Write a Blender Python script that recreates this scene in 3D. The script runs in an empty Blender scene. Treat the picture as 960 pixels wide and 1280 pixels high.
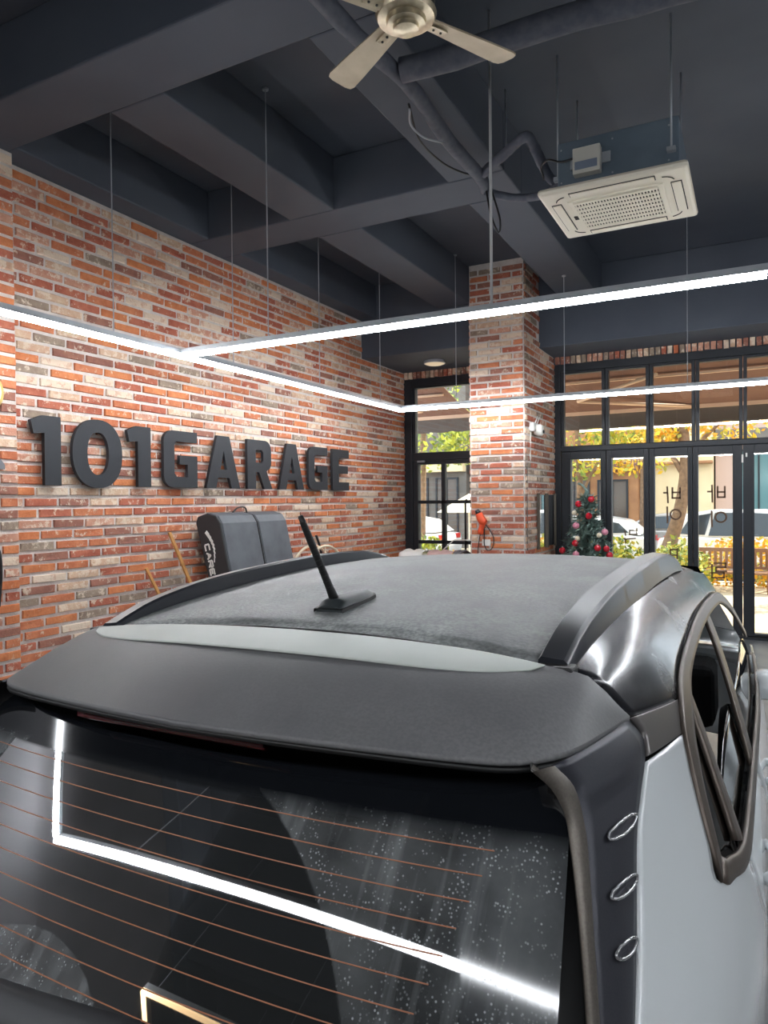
import bpy, math, random
import numpy as np
from mathutils import Matrix, Vector

random.seed(7)
S = bpy.context.scene
COL = S.collection

# ------------------------------------------------------------------ camera
H, FPX = 1.75, 880.0
YAW, PITCH, ROLL = math.radians(27.7), math.radians(-.88), math.radians(-.58)
fw = np.array([-math.sin(YAW)*math.cos(PITCH), math.cos(YAW)*math.cos(PITCH), math.sin(PITCH)])
rt = np.cross(fw, [0, 0, 1]); rt /= np.linalg.norm(rt)
up = np.cross(rt, fw)
cr, sr = math.cos(ROLL), math.sin(ROLL)
AX = np.array([cr*rt+sr*up, -sr*rt+cr*up, fw])
CAM = np.array([0, 0, H])
cd = bpy.data.cameras.new('camera'); cam = bpy.data.objects.new('camera', cd); COL.objects.link(cam)
cd.sensor_fit = 'HORIZONTAL'; cd.sensor_width = 36; cd.lens = 36*FPX/960; cd.clip_start = .02; cd.clip_end = 300
m4 = Matrix.Identity(4)
for i in range(3):
    m4[i][0], m4[i][1], m4[i][2], m4[i][3] = AX[0][i], AX[1][i], -AX[2][i], CAM[i]
cam.matrix_world = m4
S.camera = cam

def project(P):
    q = AX @ (np.array(P)-CAM)
    return 480+FPX*q[0]/q[2], 640-FPX*q[1]/q[2], q[2]

# ------------------------------------------------------------------ world, sun, exposure
S.view_settings.view_transform = 'Standard'; S.view_settings.look = 'None'
S.view_settings.exposure = 1.35; S.view_settings.gamma = 1.0
S.view_settings.use_curve_mapping = False
w = bpy.data.worlds.new('sky'); S.world = w; w.use_nodes = True
bg = w.node_tree.nodes['Background']; bg.inputs[0].default_value = (.80, .88, 1, 1); bg.inputs[1].default_value = 1.5
sl = bpy.data.lights.new('sun', 'SUN'); sun = bpy.data.objects.new('sun', sl); COL.objects.link(sun)
sl.energy = 5.0; sl.angle = .02; sl.color = (1, .9, .74)
sun.rotation_euler = (math.radians(48), 0, math.radians(150))
LED = 23.0

# ------------------------------------------------------------------ materials
def lin(c):
    return tuple((x/255/12.92 if x/255 <= .04045 else ((x/255+.055)/1.055)**2.4) for x in c)
MATS = {}
def nd(t, kind, **kw):
    n = t.nodes.new(kind)
    for k, v in kw.items():
        setattr(n, k, v)
    return n
def mat(name, col, rough=.5, metal=0, col2=None, scale=8, bump=0, bscale=60, emit=0, coat=0, spec=.5, rough2=None, detail=6, lo=.35, hi=.7):
    if name in MATS: return MATS[name]
    m = bpy.data.materials.new(name); m.use_nodes = True; t = m.node_tree
    b = t.nodes['Principled BSDF']; c = lin(col)
    b.inputs['Base Color'].default_value = (*c, 1); b.inputs['Roughness'].default_value = rough
    b.inputs['Metallic'].default_value = metal; b.inputs['Specular IOR Level'].default_value = spec
    b.inputs['Coat Weight'].default_value = coat; b.inputs['Coat Roughness'].default_value = .08
    if col2 is not None or bump or rough2 is not None:
        g = nd(t, 'ShaderNodeNewGeometry')
    if col2 is not None or rough2 is not None:
        n = nd(t, 'ShaderNodeTexNoise'); n.inputs['Scale'].default_value = scale; n.inputs['Detail'].default_value = detail
        t.links.new(g.outputs['Position'], n.inputs['Vector'])
        r = nd(t, 'ShaderNodeMapRange'); r.inputs[1].default_value = lo; r.inputs[2].default_value = hi
        t.links.new(n.outputs[0], r.inputs[0])
        if col2 is not None:
            mx = nd(t, 'ShaderNodeMix', data_type='RGBA'); mx.inputs[6].default_value = (*c, 1); mx.inputs[7].default_value = (*lin(col2), 1)
            t.links.new(r.outputs[0], mx.inputs[0]); t.links.new(mx.outputs[2], b.inputs['Base Color'])
        if rough2 is not None:
            r2 = nd(t, 'ShaderNodeMapRange'); r2.inputs[3].default_value = rough; r2.inputs[4].default_value = rough2
            t.links.new(r.outputs[0], r2.inputs[0]); t.links.new(r2.outputs[0], b.inputs['Roughness'])
    if bump:
        n2 = nd(t, 'ShaderNodeTexNoise'); n2.inputs['Scale'].default_value = bscale; n2.inputs['Detail'].default_value = 5
        t.links.new(g.outputs['Position'], n2.inputs['Vector'])
        bp = nd(t, 'ShaderNodeBump'); bp.inputs['Strength'].default_value = bump; bp.inputs['Distance'].default_value = .01
        t.links.new(n2.outputs[0], bp.inputs['Height']); t.links.new(bp.outputs[0], b.inputs['Normal'])
    if emit:
        b.inputs['Emission Color'].default_value = (*c, 1); b.inputs['Emission Strength'].default_value = emit
    MATS[name] = m
    return m
def glass_mat(name, tint=(255, 255, 255), ior=1.5, rough=0.0, haze=0):
    if name in MATS: return MATS[name]
    m = bpy.data.materials.new(name); m.use_nodes = True; t = m.node_tree
    t.nodes.remove(t.nodes['Principled BSDF']); out = t.nodes['Material Output']
    tr = nd(t, 'ShaderNodeBsdfTransparent'); tr.inputs[0].default_value = (*lin(tint), 1)
    gl = nd(t, 'ShaderNodeBsdfGlossy'); gl.inputs['Roughness'].default_value = rough
    fr = nd(t, 'ShaderNodeFresnel'); fr.inputs[0].default_value = ior
    mx = nd(t, 'ShaderNodeMixShader'); t.links.new(fr.outputs[0], mx.inputs[0]); t.links.new(tr.outputs[0], mx.inputs[1]); t.links.new(gl.outputs[0], mx.inputs[2])
    t.links.new(mx.outputs[0], out.inputs[0])
    MATS[name] = m
    return m

# ------------------------------------------------------------------ mesh helpers
class MB:
    def __init__(s): s.v = []; s.f = []; s.m = []
    def add(s, vs, fs, mi=0):
        o = len(s.v); s.v += [tuple(map(float, p)) for p in vs]; s.f += [tuple(i+o for i in f) for f in fs]; s.m += [mi]*len(fs); return s
    def box(s, x0, x1, y0, y1, z0, z1, mi=0):
        vs = [(x, y, z) for z in (z0, z1) for y in (y0, y1) for x in (x0, x1)]
        return s.add(vs, [(0, 2, 3, 1), (4, 5, 7, 6), (0, 1, 5, 4), (2, 6, 7, 3), (0, 4, 6, 2), (1, 3, 7, 5)], mi)
    def obox(s, c, ex, ey, ez, mi=0):       # oriented box: centre and three half-extent vectors
        c, ex, ey, ez = map(np.array, (c, ex, ey, ez))
        vs = [c+a*ex+b*ey+d*ez for d in (-1, 1) for b in (-1, 1) for a in (-1, 1)]
        return s.add(vs, [(0, 2, 3, 1), (4, 5, 7, 6), (0, 1, 5, 4), (2, 6, 7, 3), (0, 4, 6, 2), (1, 3, 7, 5)], mi)
    def tube(s, pts, r, n=8, mi=0, cap=True):
        pts = [np.array(p, float) for p in pts]; rs = r if hasattr(r, '__len__') else [r]*len(pts)
        vs = []; prev = None
        for i, p in enumerate(pts):
            d = pts[min(i+1, len(pts)-1)]-pts[max(i-1, 0)]; d /= np.linalg.norm(d)+1e-12
            a = np.cross(d, prev if prev is not None else ([0, 0, 1] if abs(d[2]) < .9 else [1, 0, 0]))
            if prev is not None: a = prev-d*(prev@d)
            a /= np.linalg.norm(a)+1e-12; prev = a; b = np.cross(d, a)
            vs += [p+rs[i]*(math.cos(2*math.pi*k/n)*a+math.sin(2*math.pi*k/n)*b) for k in range(n)]
        fs = [(i*n+k, i*n+(k+1) % n, (i+1)*n+(k+1) % n, (i+1)*n+k) for i in range(len(pts)-1) for k in range(n)]
        if cap: fs += [tuple(range(n))[::-1], tuple((len(pts)-1)*n+k for k in range(n))]
        return s.add(vs, fs, mi)
    def lathe(s, prof, n=24, c=(0, 0, 0), axis='z', mi=0):
        vs = []
        for r, h in prof:
            for k in range(n):
                a = 2*math.pi*k/n; x, y = r*math.cos(a), r*math.sin(a)
                p = (x, y, h) if axis == 'z' else ((h, x, y) if axis == 'x' else (x, h, y))
                vs.append((p[0]+c[0], p[1]+c[1], p[2]+c[2]))
        fs = [(i*n+k, i*n+(k+1) % n, (i+1)*n+(k+1) % n, (i+1)*n+k) for i in range(len(prof)-1) for k in range(n)]
        return s.add(vs, fs, mi)
    def grid(s, P, mi=0):                    # P: array [a][b] of points
        a, b = len(P), len(P[0]); vs = [p for row in P for p in row]
        fs = [(i*b+j, i*b+j+1, (i+1)*b+j+1, (i+1)*b+j) for i in range(a-1) for j in range(b-1)]
        return s.add(vs, fs, mi)
    def build(s, name, mats, parent=None, smooth=False, sharp=None, solid=0, bevel=0):
        me = bpy.data.meshes.new(name); me.from_pydata(s.v, [], s.f)
        mats = mats if isinstance(mats, (list, tuple)) else [mats]
        for m in mats: me.materials.append(m)
        if len(mats) > 1: me.polygons.foreach_set('material_index', s.m)
        if smooth: me.polygons.foreach_set('use_smooth', [True]*len(s.f))
        me.update()
        o = bpy.data.objects.new(name, me); COL.objects.link(o)
        if parent: o.parent = parent
        if sharp and smooth: me.set_sharp_from_angle(angle=math.radians(sharp))
        if solid:
            md = o.modifiers.new('thickness', 'SOLIDIFY'); md.thickness = solid; md.offset = -1
        if bevel:
            md = o.modifiers.new('edge', 'BEVEL'); md.width = bevel; md.segments = 2; md.limit_method = 'ANGLE'
        return o
def tag(o, label=None, cat=None, group=None, kind=None):
    if label: o['label'] = label
    if cat: o['category'] = cat
    if group: o['group'] = group
    if kind: o['kind'] = kind
    return o
def empty(name, loc=(0, 0, 0), parent=None):
    o = bpy.data.objects.new(name, None); COL.objects.link(o); o.location = loc; o.empty_display_size = .1
    if parent: o.parent = parent
    return o
def shape2d(name, loops, depth, m, frame, parent=None, bevel=0):
    """flat outline with holes, extruded; frame = (origin, ex, ey, en)"""
    cu = bpy.data.curves.new(name, 'CURVE'); cu.dimensions = '2D'; cu.fill_mode = 'BOTH'; cu.extrude = depth/2; cu.bevel_depth = bevel
    for lp in loops:
        sp = cu.splines.new('POLY'); sp.points.add(len(lp)-1); sp.use_cyclic_u = True
        for i, p in enumerate(lp): sp.points[i].co = (p[0], p[1], 0, 1)
    tmp = bpy.data.objects.new('tmp', cu); COL.objects.link(tmp)
    dg = bpy.context.evaluated_depsgraph_get(); me = bpy.data.meshes.new_from_object(tmp.evaluated_get(dg))
    bpy.data.objects.remove(tmp); bpy.data.curves.remove(cu)
    o_, ex, ey, en = [np.array(k, float) for k in frame]
    co = np.zeros(len(me.vertices)*3); me.vertices.foreach_get('co', co); co = co.reshape(-1, 3)
    co = o_+co[:, :1]*ex+co[:, 1:2]*ey+(co[:, 2:]+depth/2)*en
    me.vertices.foreach_set('co', co.ravel())
    if np.dot(np.cross(ex, ey), en) < 0: me.flip_normals()
    me.name = name; me.materials.clear(); me.materials.append(m); me.update()
    o = bpy.data.objects.new(name, me); COL.objects.link(o)
    if parent: o.parent = parent
    return o
def copy_tree(o, parent=None):
    c = o.copy(); COL.objects.link(c); c.parent = parent
    for ch in list(o.children): copy_tree(ch, c)
    return c
def catmull(pts, n):
    pts = [np.array(p, float) for p in pts]; P = [2*pts[0]-pts[1]]+pts+[2*pts[-1]-pts[-2]]
    L = [0]
    for a, b in zip(pts, pts[1:]): L.append(L[-1]+np.linalg.norm(b-a))
    out = []
    for k in range(n):
        s = L[-1]*k/(n-1); i = 0
        while i < len(pts)-2 and s > L[i+1]: i += 1
        t = (s-L[i])/max(L[i+1]-L[i], 1e-9); p0, p1, p2, p3 = P[i], P[i+1], P[i+2], P[i+3]
        out.append(.5*((2*p1)+(p2-p0)*t+(2*p0-5*p1+4*p2-p3)*t*t+(3*p1-p0-3*p2+p3)*t**3))
    return out

# ------------------------------------------------------------------ room numbers
XL, YB = -4.748, 9.80            # face of the left brick wall, plane of the glazing
XR, YR = 4.6, -5.5               # right and rear walls (behind the viewer)
ZW, ZS = 4.215, 4.66             # top of the brickwork = underside of beams; slab
ZF = 3.70                        # underside of the deep beam along the glazing

M_ceil = mat('ceiling_paint', (74, 80, 91), .75, col2=(82, 88, 98), scale=1.5)
M_mortar = mat('mortar', (216, 207, 200), .95, col2=(198, 188, 182), scale=14, bump=.4)
M_floor = mat('floor_epoxy', (120, 122, 122), .25, col2=(105, 107, 108), scale=3)
M_dark = mat('dark_plaster', (74, 74, 76), .85, col2=(84, 82, 84), scale=2)
M_frame = mat('black_frame', (38, 41, 46), .45, spec=.4)
M_black = mat('black_plastic', (24, 25, 27), .5)
M_white = mat('white_plastic', (228, 226, 220), .45)
M_steel = mat('galvanised_steel', (168, 172, 178), .45, metal=.25)
M_pane = glass_mat('window_glass', (250, 252, 250))

# floor and shell
f = MB().box(XL-.3, XR+.3, YR-.3, YB+.12, -.12, 0).build('floor', M_floor); tag(f, 'polished grey epoxy garage floor', 'floor', kind='structure')
wl = MB().box(XL-.25, XL, 2.2, YB+.1, 0, ZW).build('wall_left', M_mortar); tag(wl, 'red brick wall with pale mortar carrying the black letters', 'wall', kind='structure')
tag(MB().box(XL-.25, XL, 2.2, YB+.1, ZW, ZS).build('wall_left_upper', M_ceil), 'dark painted strip above the brick wall', 'wall', kind='structure')
tag(MB().box(XL-.25, XL, YR, 2.2, 0, ZS).build('wall_left_rear', M_dark), 'dark plastered wall before the brick pilaster', 'wall', kind='structure')
wr = MB().box(XR, XR+.2, YR, YB+.1, 0, ZS).build('wall_right', M_dark); tag(wr, 'dark plastered side wall', 'wall', kind='structure')
wq = MB().box(XL-.25, XR+.2, YR-.2, YR, 0, ZS).build('wall_rear', M_dark); tag(wq, 'dark plastered rear wall', 'wall', kind='structure')
wb = MB().box(XL, XR, YB-.06, YB+.14, 3.60, ZS).build('wall_back', M_ceil); tag(wb, 'header above the glazing with an upright brick course', 'wall', kind='structure')
ce = MB().box(XL-.25, XR+.2, YR-.2, YB+.14, ZS, ZS+.2).build('ceiling', M_ceil); tag(ce, 'dark navy painted concrete ceiling with beam grid', 'ceiling', kind='structure')
def beam(x0, x1, y0, y1, z0=ZW, z1=ZS): return MB().box(x0, x1, y0, y1, z0, z1).build('beam', M_ceil, ce, bevel=.012)
beam(XL, XR, 2.75, 3.175); beam(XL, -1.65, 5.12, 5.575); beam(XL, XR, -.2, .25); beam(XL, XR, -3.0, -2.55)
for x0, x1 in ((-3.59, -3.135), (-2.095, -1.65), (2.3, 2.75)):
    ys = [YR, -3.0, -2.55, -.2, .25, 2.75, 3.175, 5.12, 5.575, 8.96 if x0 > -2.5 else 8.40]
    if x0 > 0: ys[7] = ys[8] = 5.3
    for a, b in zip(ys[::2], ys[1::2]):
        if not (x0 < -3 and a < 2.75): beam(x0, x1, a, b)
for a, b in ((YR, -3.0), (-2.55, -.2), (.25, 2.75), (3.175, 5.12), (5.575, 8.42)): beam(XL, XL+.24, a, b)
beam(XL, -3.13, 8.42, YB-.06, ZF); beam(-3.13, XR, 8.985, YB-.06, ZF)

# ------------------------------------------------------------------ bricks
def brick_mat(name, c1, c2, white):
    m = bpy.data.materials.new(name); m.use_nodes = True; t = m.node_tree; b = t.nodes['Principled BSDF']
    b.inputs['Roughness'].default_value = .9; b.inputs['Specular IOR Level'].default_value = .2
    g = nd(t, 'ShaderNodeNewGeometry')
    n = nd(t, 'ShaderNodeTexNoise'); n.inputs['Scale'].default_value = 9; n.inputs['Detail'].default_value = 8; n.inputs['Roughness'].default_value = .65
    t.links.new(g.outputs['Position'], n.inputs['Vector'])
    r = nd(t, 'ShaderNodeMapRange'); r.inputs[1].default_value = .33; r.inputs[2].default_value = .67; t.links.new(n.outputs[0], r.inputs[0])
    mx = nd(t, 'ShaderNodeMix', data_type='RGBA'); mx.inputs[6].default_value = (*lin(c1), 1); mx.inputs[7].default_value = (*lin(c2), 1); t.links.new(r.outputs[0], mx.inputs[0])
    n2 = nd(t, 'ShaderNodeTexNoise'); n2.inputs['Scale'].default_value = 16; n2.inputs['Detail'].default_value = 7; n2.inputs['Roughness'].default_value = .7
    mp = nd(t, 'ShaderNodeMapping'); mp.inputs['Location'].default_value = (3, 7, 1); t.links.new(g.outputs['Position'], mp.inputs[0]); t.links.new(mp.outputs[0], n2.inputs['Vector'])
    r2 = nd(t, 'ShaderNodeMapRange'); e = .66-.3*white; r2.inputs[1].default_value = e; r2.inputs[2].default_value = e+.07; t.links.new(n2.outputs[0], r2.inputs[0])
    mu = nd(t, 'ShaderNodeMath', operation='MULTIPLY'); mu.inputs[1].default_value = .8; t.links.new(r2.outputs[0], mu.inputs[0])
    mx2 = nd(t, 'ShaderNodeMix', data_type='RGBA'); mx2.inputs[7].default_value = (*lin((226, 208, 186)), 1); t.links.new(mx.outputs[2], mx2.inputs[6]); t.links.new(mu.outputs[0], mx2.inputs[0])
    t.links.new(mx2.outputs[2], b.inputs['Base Color'])
    n3 = nd(t, 'ShaderNodeTexNoise'); n3.inputs['Scale'].default_value = 45; n3.inputs['Detail'].default_value = 6; t.links.new(g.outputs['Position'], n3.inputs['Vector'])
    bp = nd(t, 'ShaderNodeBump'); bp.inputs['Strength'].default_value = .5; bp.inputs['Distance'].default_value = .008
    t.links.new(n3.outputs[0], bp.inputs['Height']); t.links.new(bp.outputs[0], b.inputs['Normal'])
    return m
BM = [brick_mat('brick_orange', (210, 136, 98), (182, 104, 74), .28), brick_mat('brick_red', (188, 114, 90), (162, 90, 72), .34),
      brick_mat('brick_bright', (218, 142, 96), (192, 112, 74), .22), brick_mat('brick_brown', (168, 116, 98), (140, 96, 84), .32),
      brick_mat('brick_pink', (208, 160, 136), (188, 130, 108), .5), brick_mat('brick_cream', (214, 188, 160), (198, 156, 130), .55),
      brick_mat('brick_grey', (164, 146, 128), (140, 120, 106), .4), brick_mat('brick_whitewash', (214, 190, 168), (200, 154, 130), .85)]
BW = [26, 22, 12, 14, 14, 10, 5, 8]
def brick_mesh(seed):
    R = random.Random(seed); j = lambda a: R.uniform(-a, a)
    b = [(-.5, -.6), (.5, -.6)]
    vs = []
    for y, ins in ((-.6, 0), (.30, 0), (.5, .012)):
        for (x, z) in ((-.5, -.5), (.5, -.5), (.5, .5), (-.5, .5)):
            vs.append((x*(1-2*ins)+j(.006), y+(j(.10) if ins else 0), z*(1-7*ins)+(j(.05) if y > 0 else 0)))
    # extra mid points on the front face give an uneven, hand-made surface
    fs = [(8, 9, 10, 11)[::-1]]
    for k in range(4):
        n = (k+1) % 4
        fs += [(k, n, 4+n, 4+k)[::-1], (4+k, 4+n, 8+n, 8+k)[::-1]]
    me = bpy.data.meshes.new('brick'); me.from_pydata(vs, [], fs); me.materials.append(BM[0]); me.update()
    return me, np.array(vs), fs
BRICKS = [brick_mesh(i) for i in range(12)]
PITCH_B, COURSE = .300, .0822
def lay(parent, o, ang, length, z0, z1, rnd, skip=None, keep=300, vis=None, weights=BW, pitch=PITCH_B, course=COURSE, depth=.036, joint=.026, half0=0):
    a = np.array([math.cos(ang), math.sin(ang), 0]); n = np.array([-a[1], a[0], 0]); o = np.array(o, float)
    items = []
    rows = int(math.ceil((z1-z0)/course))
    for r in range(rows):
        za, zb = z0+r*course+joint/2, min(z0+(r+1)*course-joint/2, z1)
        if zb-za < .02: continue
        s = -((r+half0) % 2)*pitch/2-rnd.uniform(0, .02)
        while s < length:
            s1 = s+pitch+rnd.uniform(-.012, .012)
            p, q = max(s, 0)+joint/2, min(s1, length)-joint/2
            s = s1
            if q-p < .035: continue
            if skip and skip(o+a*(p+q)/2, (za+zb)/2): continue
            c = o+a*((p+q)/2)+n*(-.004+rnd.uniform(-.003, .004)); c[2] = (za+zb)/2
            items.append((c, q-p, zb-za, rnd.randrange(12), rnd.choices(range(8), weights)[0], rnd.uniform(-.006, .006)))
    def rank(it):
        x, y, d = project(it[0])
        if d <= 0 or not (-20 < x < 980 and -20 < y < 860): return 1e9
        return np.linalg.norm(it[0]-CAM)+(50 if vis and not vis(x, y) else 0)
    items.sort(key=rank)
    for it in items[:keep]:
        c, ln, hh, k, mi, tw = it
        b = bpy.data.objects.new('brick', BRICKS[k][0]); COL.objects.link(b); b.parent = parent
        b.location = c; b.rotation_euler = (0, 0, ang); b.scale = (ln, depth, hh)
        b.material_slots[0].link = 'OBJECT'; b.material_slots[0].material = BM[mi]
    rest = items[keep:]
    if rest:
        mb = MB()
        for c, ln, hh, k, mi, tw in rest:
            v = BRICKS[k][1]*np.array([ln, depth, hh]); mb.add(c+v[:, :1]*a+v[:, 1:2]*n+v[:, 2:]*np.array([0, 0, 1]), BRICKS[k][2], mi)
        tag(mb.build('brickwork', BM, parent), kind='stuff')
    return items
RB = random.Random(11)
# left wall: individual bricks nearest first, running from the pilaster to the glazing
def skip_left(p, z): return z > ZF and p[1] > 8.40
lay(wl, (XL, YB-.06, 0), -math.pi/2, YB-.06-3.21, 0, ZW, RB, skip=skip_left, keep=300, vis=lambda x, y: y < 835)
# pilaster at the near end of the left wall
pil = MB().box(XL, XL+.15, 2.2, 3.20, 0, ZW-.004).build('wall_pilaster', M_mortar); tag(pil, 'shallow brick pilaster at the near end of the brick wall', 'pilaster', kind='structure')
lay(pil, (XL+.15, 3.205, 0), -math.pi/2, 1.0, 0, ZW, RB, keep=110, vis=lambda x, y: x > -2)
# wall further back along the left side
# pillar between the two glazed bays
PX0, PX1, PY0, PY1 = -3.13, -2.44, 8.30, 8.98
pl = MB().box(PX0, PX1, PY0, PY1, 0, ZS).box(PX0+.1, PX1, PY1, YB-.06, 0, ZF).build('pillar', M_mortar); tag(pl, 'square red brick pillar between the glazed bays', 'pillar', kind='structure')
BWP = [16, 16, 6, 14, 18, 14, 7, 12]
lay(pl, (PX1, PY0, 0), math.pi, PX1-PX0, .9, ZS-.03, RB, keep=140, weights=BWP)
def skip_stub(p, z): return z > ZF-.02 and p[1] > PY1
lay(pl, (PX1, YB-.07, .9), -math.pi/2, YB-.07-PY0, .9, ZS-.03, RB, keep=160, skip=skip_stub, weights=[14, 18, 3, 22, 16, 8, 8, 8], half0=1)
lay(pl, (PX1, PY0, 0), math.pi, PX1-PX0, 0, .9, RB, keep=0, weights=BWP)
lay(pl, (PX1, YB-.07, 0), -math.pi/2, YB-.07-PY0, 0, .9, RB, keep=0, weights=BWP)
lay(pl, (PX0, PY0, 0), math.pi/2, PY1-PY0, 0, ZS-.03, RB, keep=0, weights=BWP)
# upright brick course above the glazing
def soldier(x0, x1):
    n = int((x1-x0)/.072)
    for i in range(n):
        b = bpy.data.objects.new('brick', BRICKS[i % 12][0]); COL.objects.link(b); b.parent = wb
        b.location = (x0+.036+i*.072, YB-.075, 3.655+RB.uniform(-.004, .004)); b.rotation_euler = (0, RB.uniform(-.04, .04), math.pi)
        b.scale = (.056, .05, .104+RB.uniform(-.008, .008)); b.material_slots[0].link = 'OBJECT'; b.material_slots[0].material = BM[RB.choices(range(8), [2, 6, 0, 24, 26, 14, 24, 10])[0]]
soldier(-2.42, 2.4); soldier(XL+.02, -3.05)

def atY(px, py, Y):
    """point of the plane y=Y on the measured sight line through a photograph pixel"""
    d = AX[0]*(px-480)/FPX+AX[1]*(640-py)/FPX+AX[2]
    return CAM+d*(Y-CAM[1])/d[1]
def atX(px, py, X):
    d = AX[0]*(px-480)/FPX+AX[1]*(640-py)/FPX+AX[2]
    return CAM+d*(X-CAM[0])/d[0]
def atZ(px, py, Z):
    d = AX[0]*(px-480)/FPX+AX[1]*(640-py)/FPX+AX[2]
    return CAM+d*(Z-CAM[2])/d[2]

# ------------------------------------------------------------------ glazing
G0, G1 = YB-.05, YB+.05
def pane(x0, x1, z0, z1, parent, y=YB): return MB().box(x0, x1, y-.004, y+.004, z0, z1).build('pane', M_pane, parent)
def frame_rect(X0, X1, Z0, Z1, x0, x1, z0, z1, y0, y1):
    return MB().box(X0, x0, y0, y1, Z0, Z1).box(x1, X1, y0, y1, Z0, Z1).box(x0, x1, y0, y1, z1, Z1).box(x0, x1, y0, y1, Z0, z0)
NT = [0]
def trim(x0, x1, z0, z1, y0=G0-.02, y1=G1, label=None):
    NT[0] += 1
    o = MB().box(x0, x1, y0, y1, z0, z1).build('trim_%d' % NT[0], M_frame, bevel=.006)
    return tag(o, label, 'frame', kind='structure')
trim(-2.44, -2.352, 0, 3.60, label='black jamb beside the brick pillar, bifold side')
trim(-2.352, 2.5, 3.50, 3.60, label='black head frame above the row of fanlights')
trim(-2.352, 2.5, 2.405, 2.475, label='black transom bar between fanlights and bifold doors')
trim(XL, -4.612, 0, 3.60, label='black jamb beside the long brick wall')
trim(-4.612, -3.02, 3.49, 3.60, label='black head frame above the fanlight by the brick wall')
trim(-4.612, -3.02, 2.36, 2.475, label='black transom bar above the glazed hinged door')
trim(2.5, 2.6, 0, 3.60, label='black jamb at the far end of the bifold doors')
mb = MB().box(2.6, XR, YB-.06, YB+.14, 0, 3.6).build('wall_stub', M_dark); tag(mb, 'dark wall beyond the bifold doors', 'wall', kind='structure')
tag(MB().box(-2.352, 2.5, YB-.08, YB+.09, 0, .035).build('door_track', M_frame), 'black floor track under the bifold doors', 'track', kind='structure')
def window(n, x0, x1, z0, z1, label):
    r = empty('window_%d' % n, ((x0+x1)/2, YB, z0)); tag(r, label, 'window', kind='structure')
    o = frame_rect(x0, x1, z0, z1, x0+.04, x1-.04, z0+.004, z1-.03, G0, G1).build('frame', M_frame, r, bevel=.004); o.matrix_parent_inverse = Matrix.Translation((-(x0+x1)/2, -YB, -z0))
    p = pane(x0+.04, x1-.04, z0+.004, z1-.03, r); p.matrix_parent_inverse = o.matrix_parent_inverse
    return r
mx = [-2.36, -1.76, -1.20, -.651, -.113, .43, .98, 1.53, 2.08, 2.5]
for i in range(9):
    window(2+i, mx[i]+(.004 if i else .012), mx[i+1]-.004, 2.477, 3.498, 'fanlight number %d of the row counted from the brick pillar' % (i+1))
window(1, -4.606, -3.03, 2.477, 3.488, 'wide fanlight between the long brick wall and the pillar')
lx = [-2.347, -1.748, -1.207, -.684, -.118, .46, 1.02, 1.58, 2.14, 2.495]
gx = [(-2.219, -1.82), (-1.679, -1.274), (-1.14, -.743), (-.621, -.229), (.01, .39), (.55, .94), (1.10, 1.50), (1.66, 2.06), (2.22, 2.42)]
DOORS = []
ordn = ['first', 'second', 'third', 'fourth', 'fifth', 'sixth', 'seventh', 'eighth', 'ninth']
for i in range(9):
    r = empty('door_%d' % (2+i), (lx[i], YB, .04)); tag(r, '%s black bifold door leaf from the brick pillar' % ordn[i], 'door', kind='structure')
    inv = Matrix.Translation((-lx[i], -YB, -.04))
    a, b = gx[i]
    o = frame_rect(lx[i]+.003, lx[i+1]-.003, .04, 2.402, a, b, .075, 2.297, G0-.01, G1).build('leaf_frame', M_frame, r, bevel=.005); o.matrix_parent_inverse = inv
    o = frame_rect(a-.03, b+.03, .045, 2.327, a, b, .075, 2.297, G0-.018, G0-.01).build('glazing_bead', M_frame, r, bevel=.003); o.matrix_parent_inverse = inv
    o = pane(a, b, .075, 2.297, r); o.matrix_parent_inverse = inv
    DOORS.append((r, inv))
# flush bolts and a pull on the meeting stiles
for k, (px, py, h) in enumerate(((928, 568, .10), (933, 566, .05))):
    p = atY(px, py, G0-.02); o = MB().box(p[0]-.01, p[0]+.01, G0-.035, G0-.012, p[2]-h, p[2]).build('flush_bolt', M_white, DOORS[4][0], bevel=.003); o.matrix_parent_inverse = DOORS[4][1]
for py in (683, 700):
    p = atY(866, py, G0); o = MB().box(p[0]-.012, p[0]+.012, G0-.03, G0-.008, p[2]-.03, p[2]+.03).build('latch', M_black, DOORS[3][0], bevel=.003); o.matrix_parent_inverse = DOORS[3][1]
# lettering on the glass, seen from behind (mirrored)
M_decal = mat('brown_vinyl', (96, 70, 50), .6)
def stroke(d, p, q, wpx=4.2):
    """vinyl bar on door leaf d between two measured pixels"""
    A, B = atY(*p, YB-.006), atY(*q, YB-.006); c = (A+B)/2; e = (B-A)/2; n = np.linalg.norm(e); e /= max(n, 1e-6); t = np.cross(e, [0, 1, 0]); hw = wpx*.5*.0112
    return (c, e*(n+hw), np.array([0, .001, 0]), t*hw)
def glyph(d, bars, rings=(), w=3.4):
    mb = MB()
    for p, q in bars: mb.obox(*stroke(d, p, q, w))
    for cx, cy, rr in rings:
        c = atY(cx, cy, YB-.006); R = rr*.0112; n = 24
        for k in range(n):
            a0, a1 = 2*math.pi*k/n, 2*math.pi*(k+1)/n; P = lambda a, r_: c+np.array([math.cos(a)*r_, 0, math.sin(a)*r_])
            mb.obox((P(a0, R)+P(a1, R))/2, (P(a1, R)-P(a0, R))/2*1.05, [0, .001, 0], (P((a0+a1)/2, R)-c)/R*w*.5*.0112)
    r, inv = DOORS[d]
    o = mb.build('glass_lettering', M_decal, r); o.matrix_parent_inverse = inv
    tag(o, 'brown Korean lettering seen mirrored through the glass')
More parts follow.
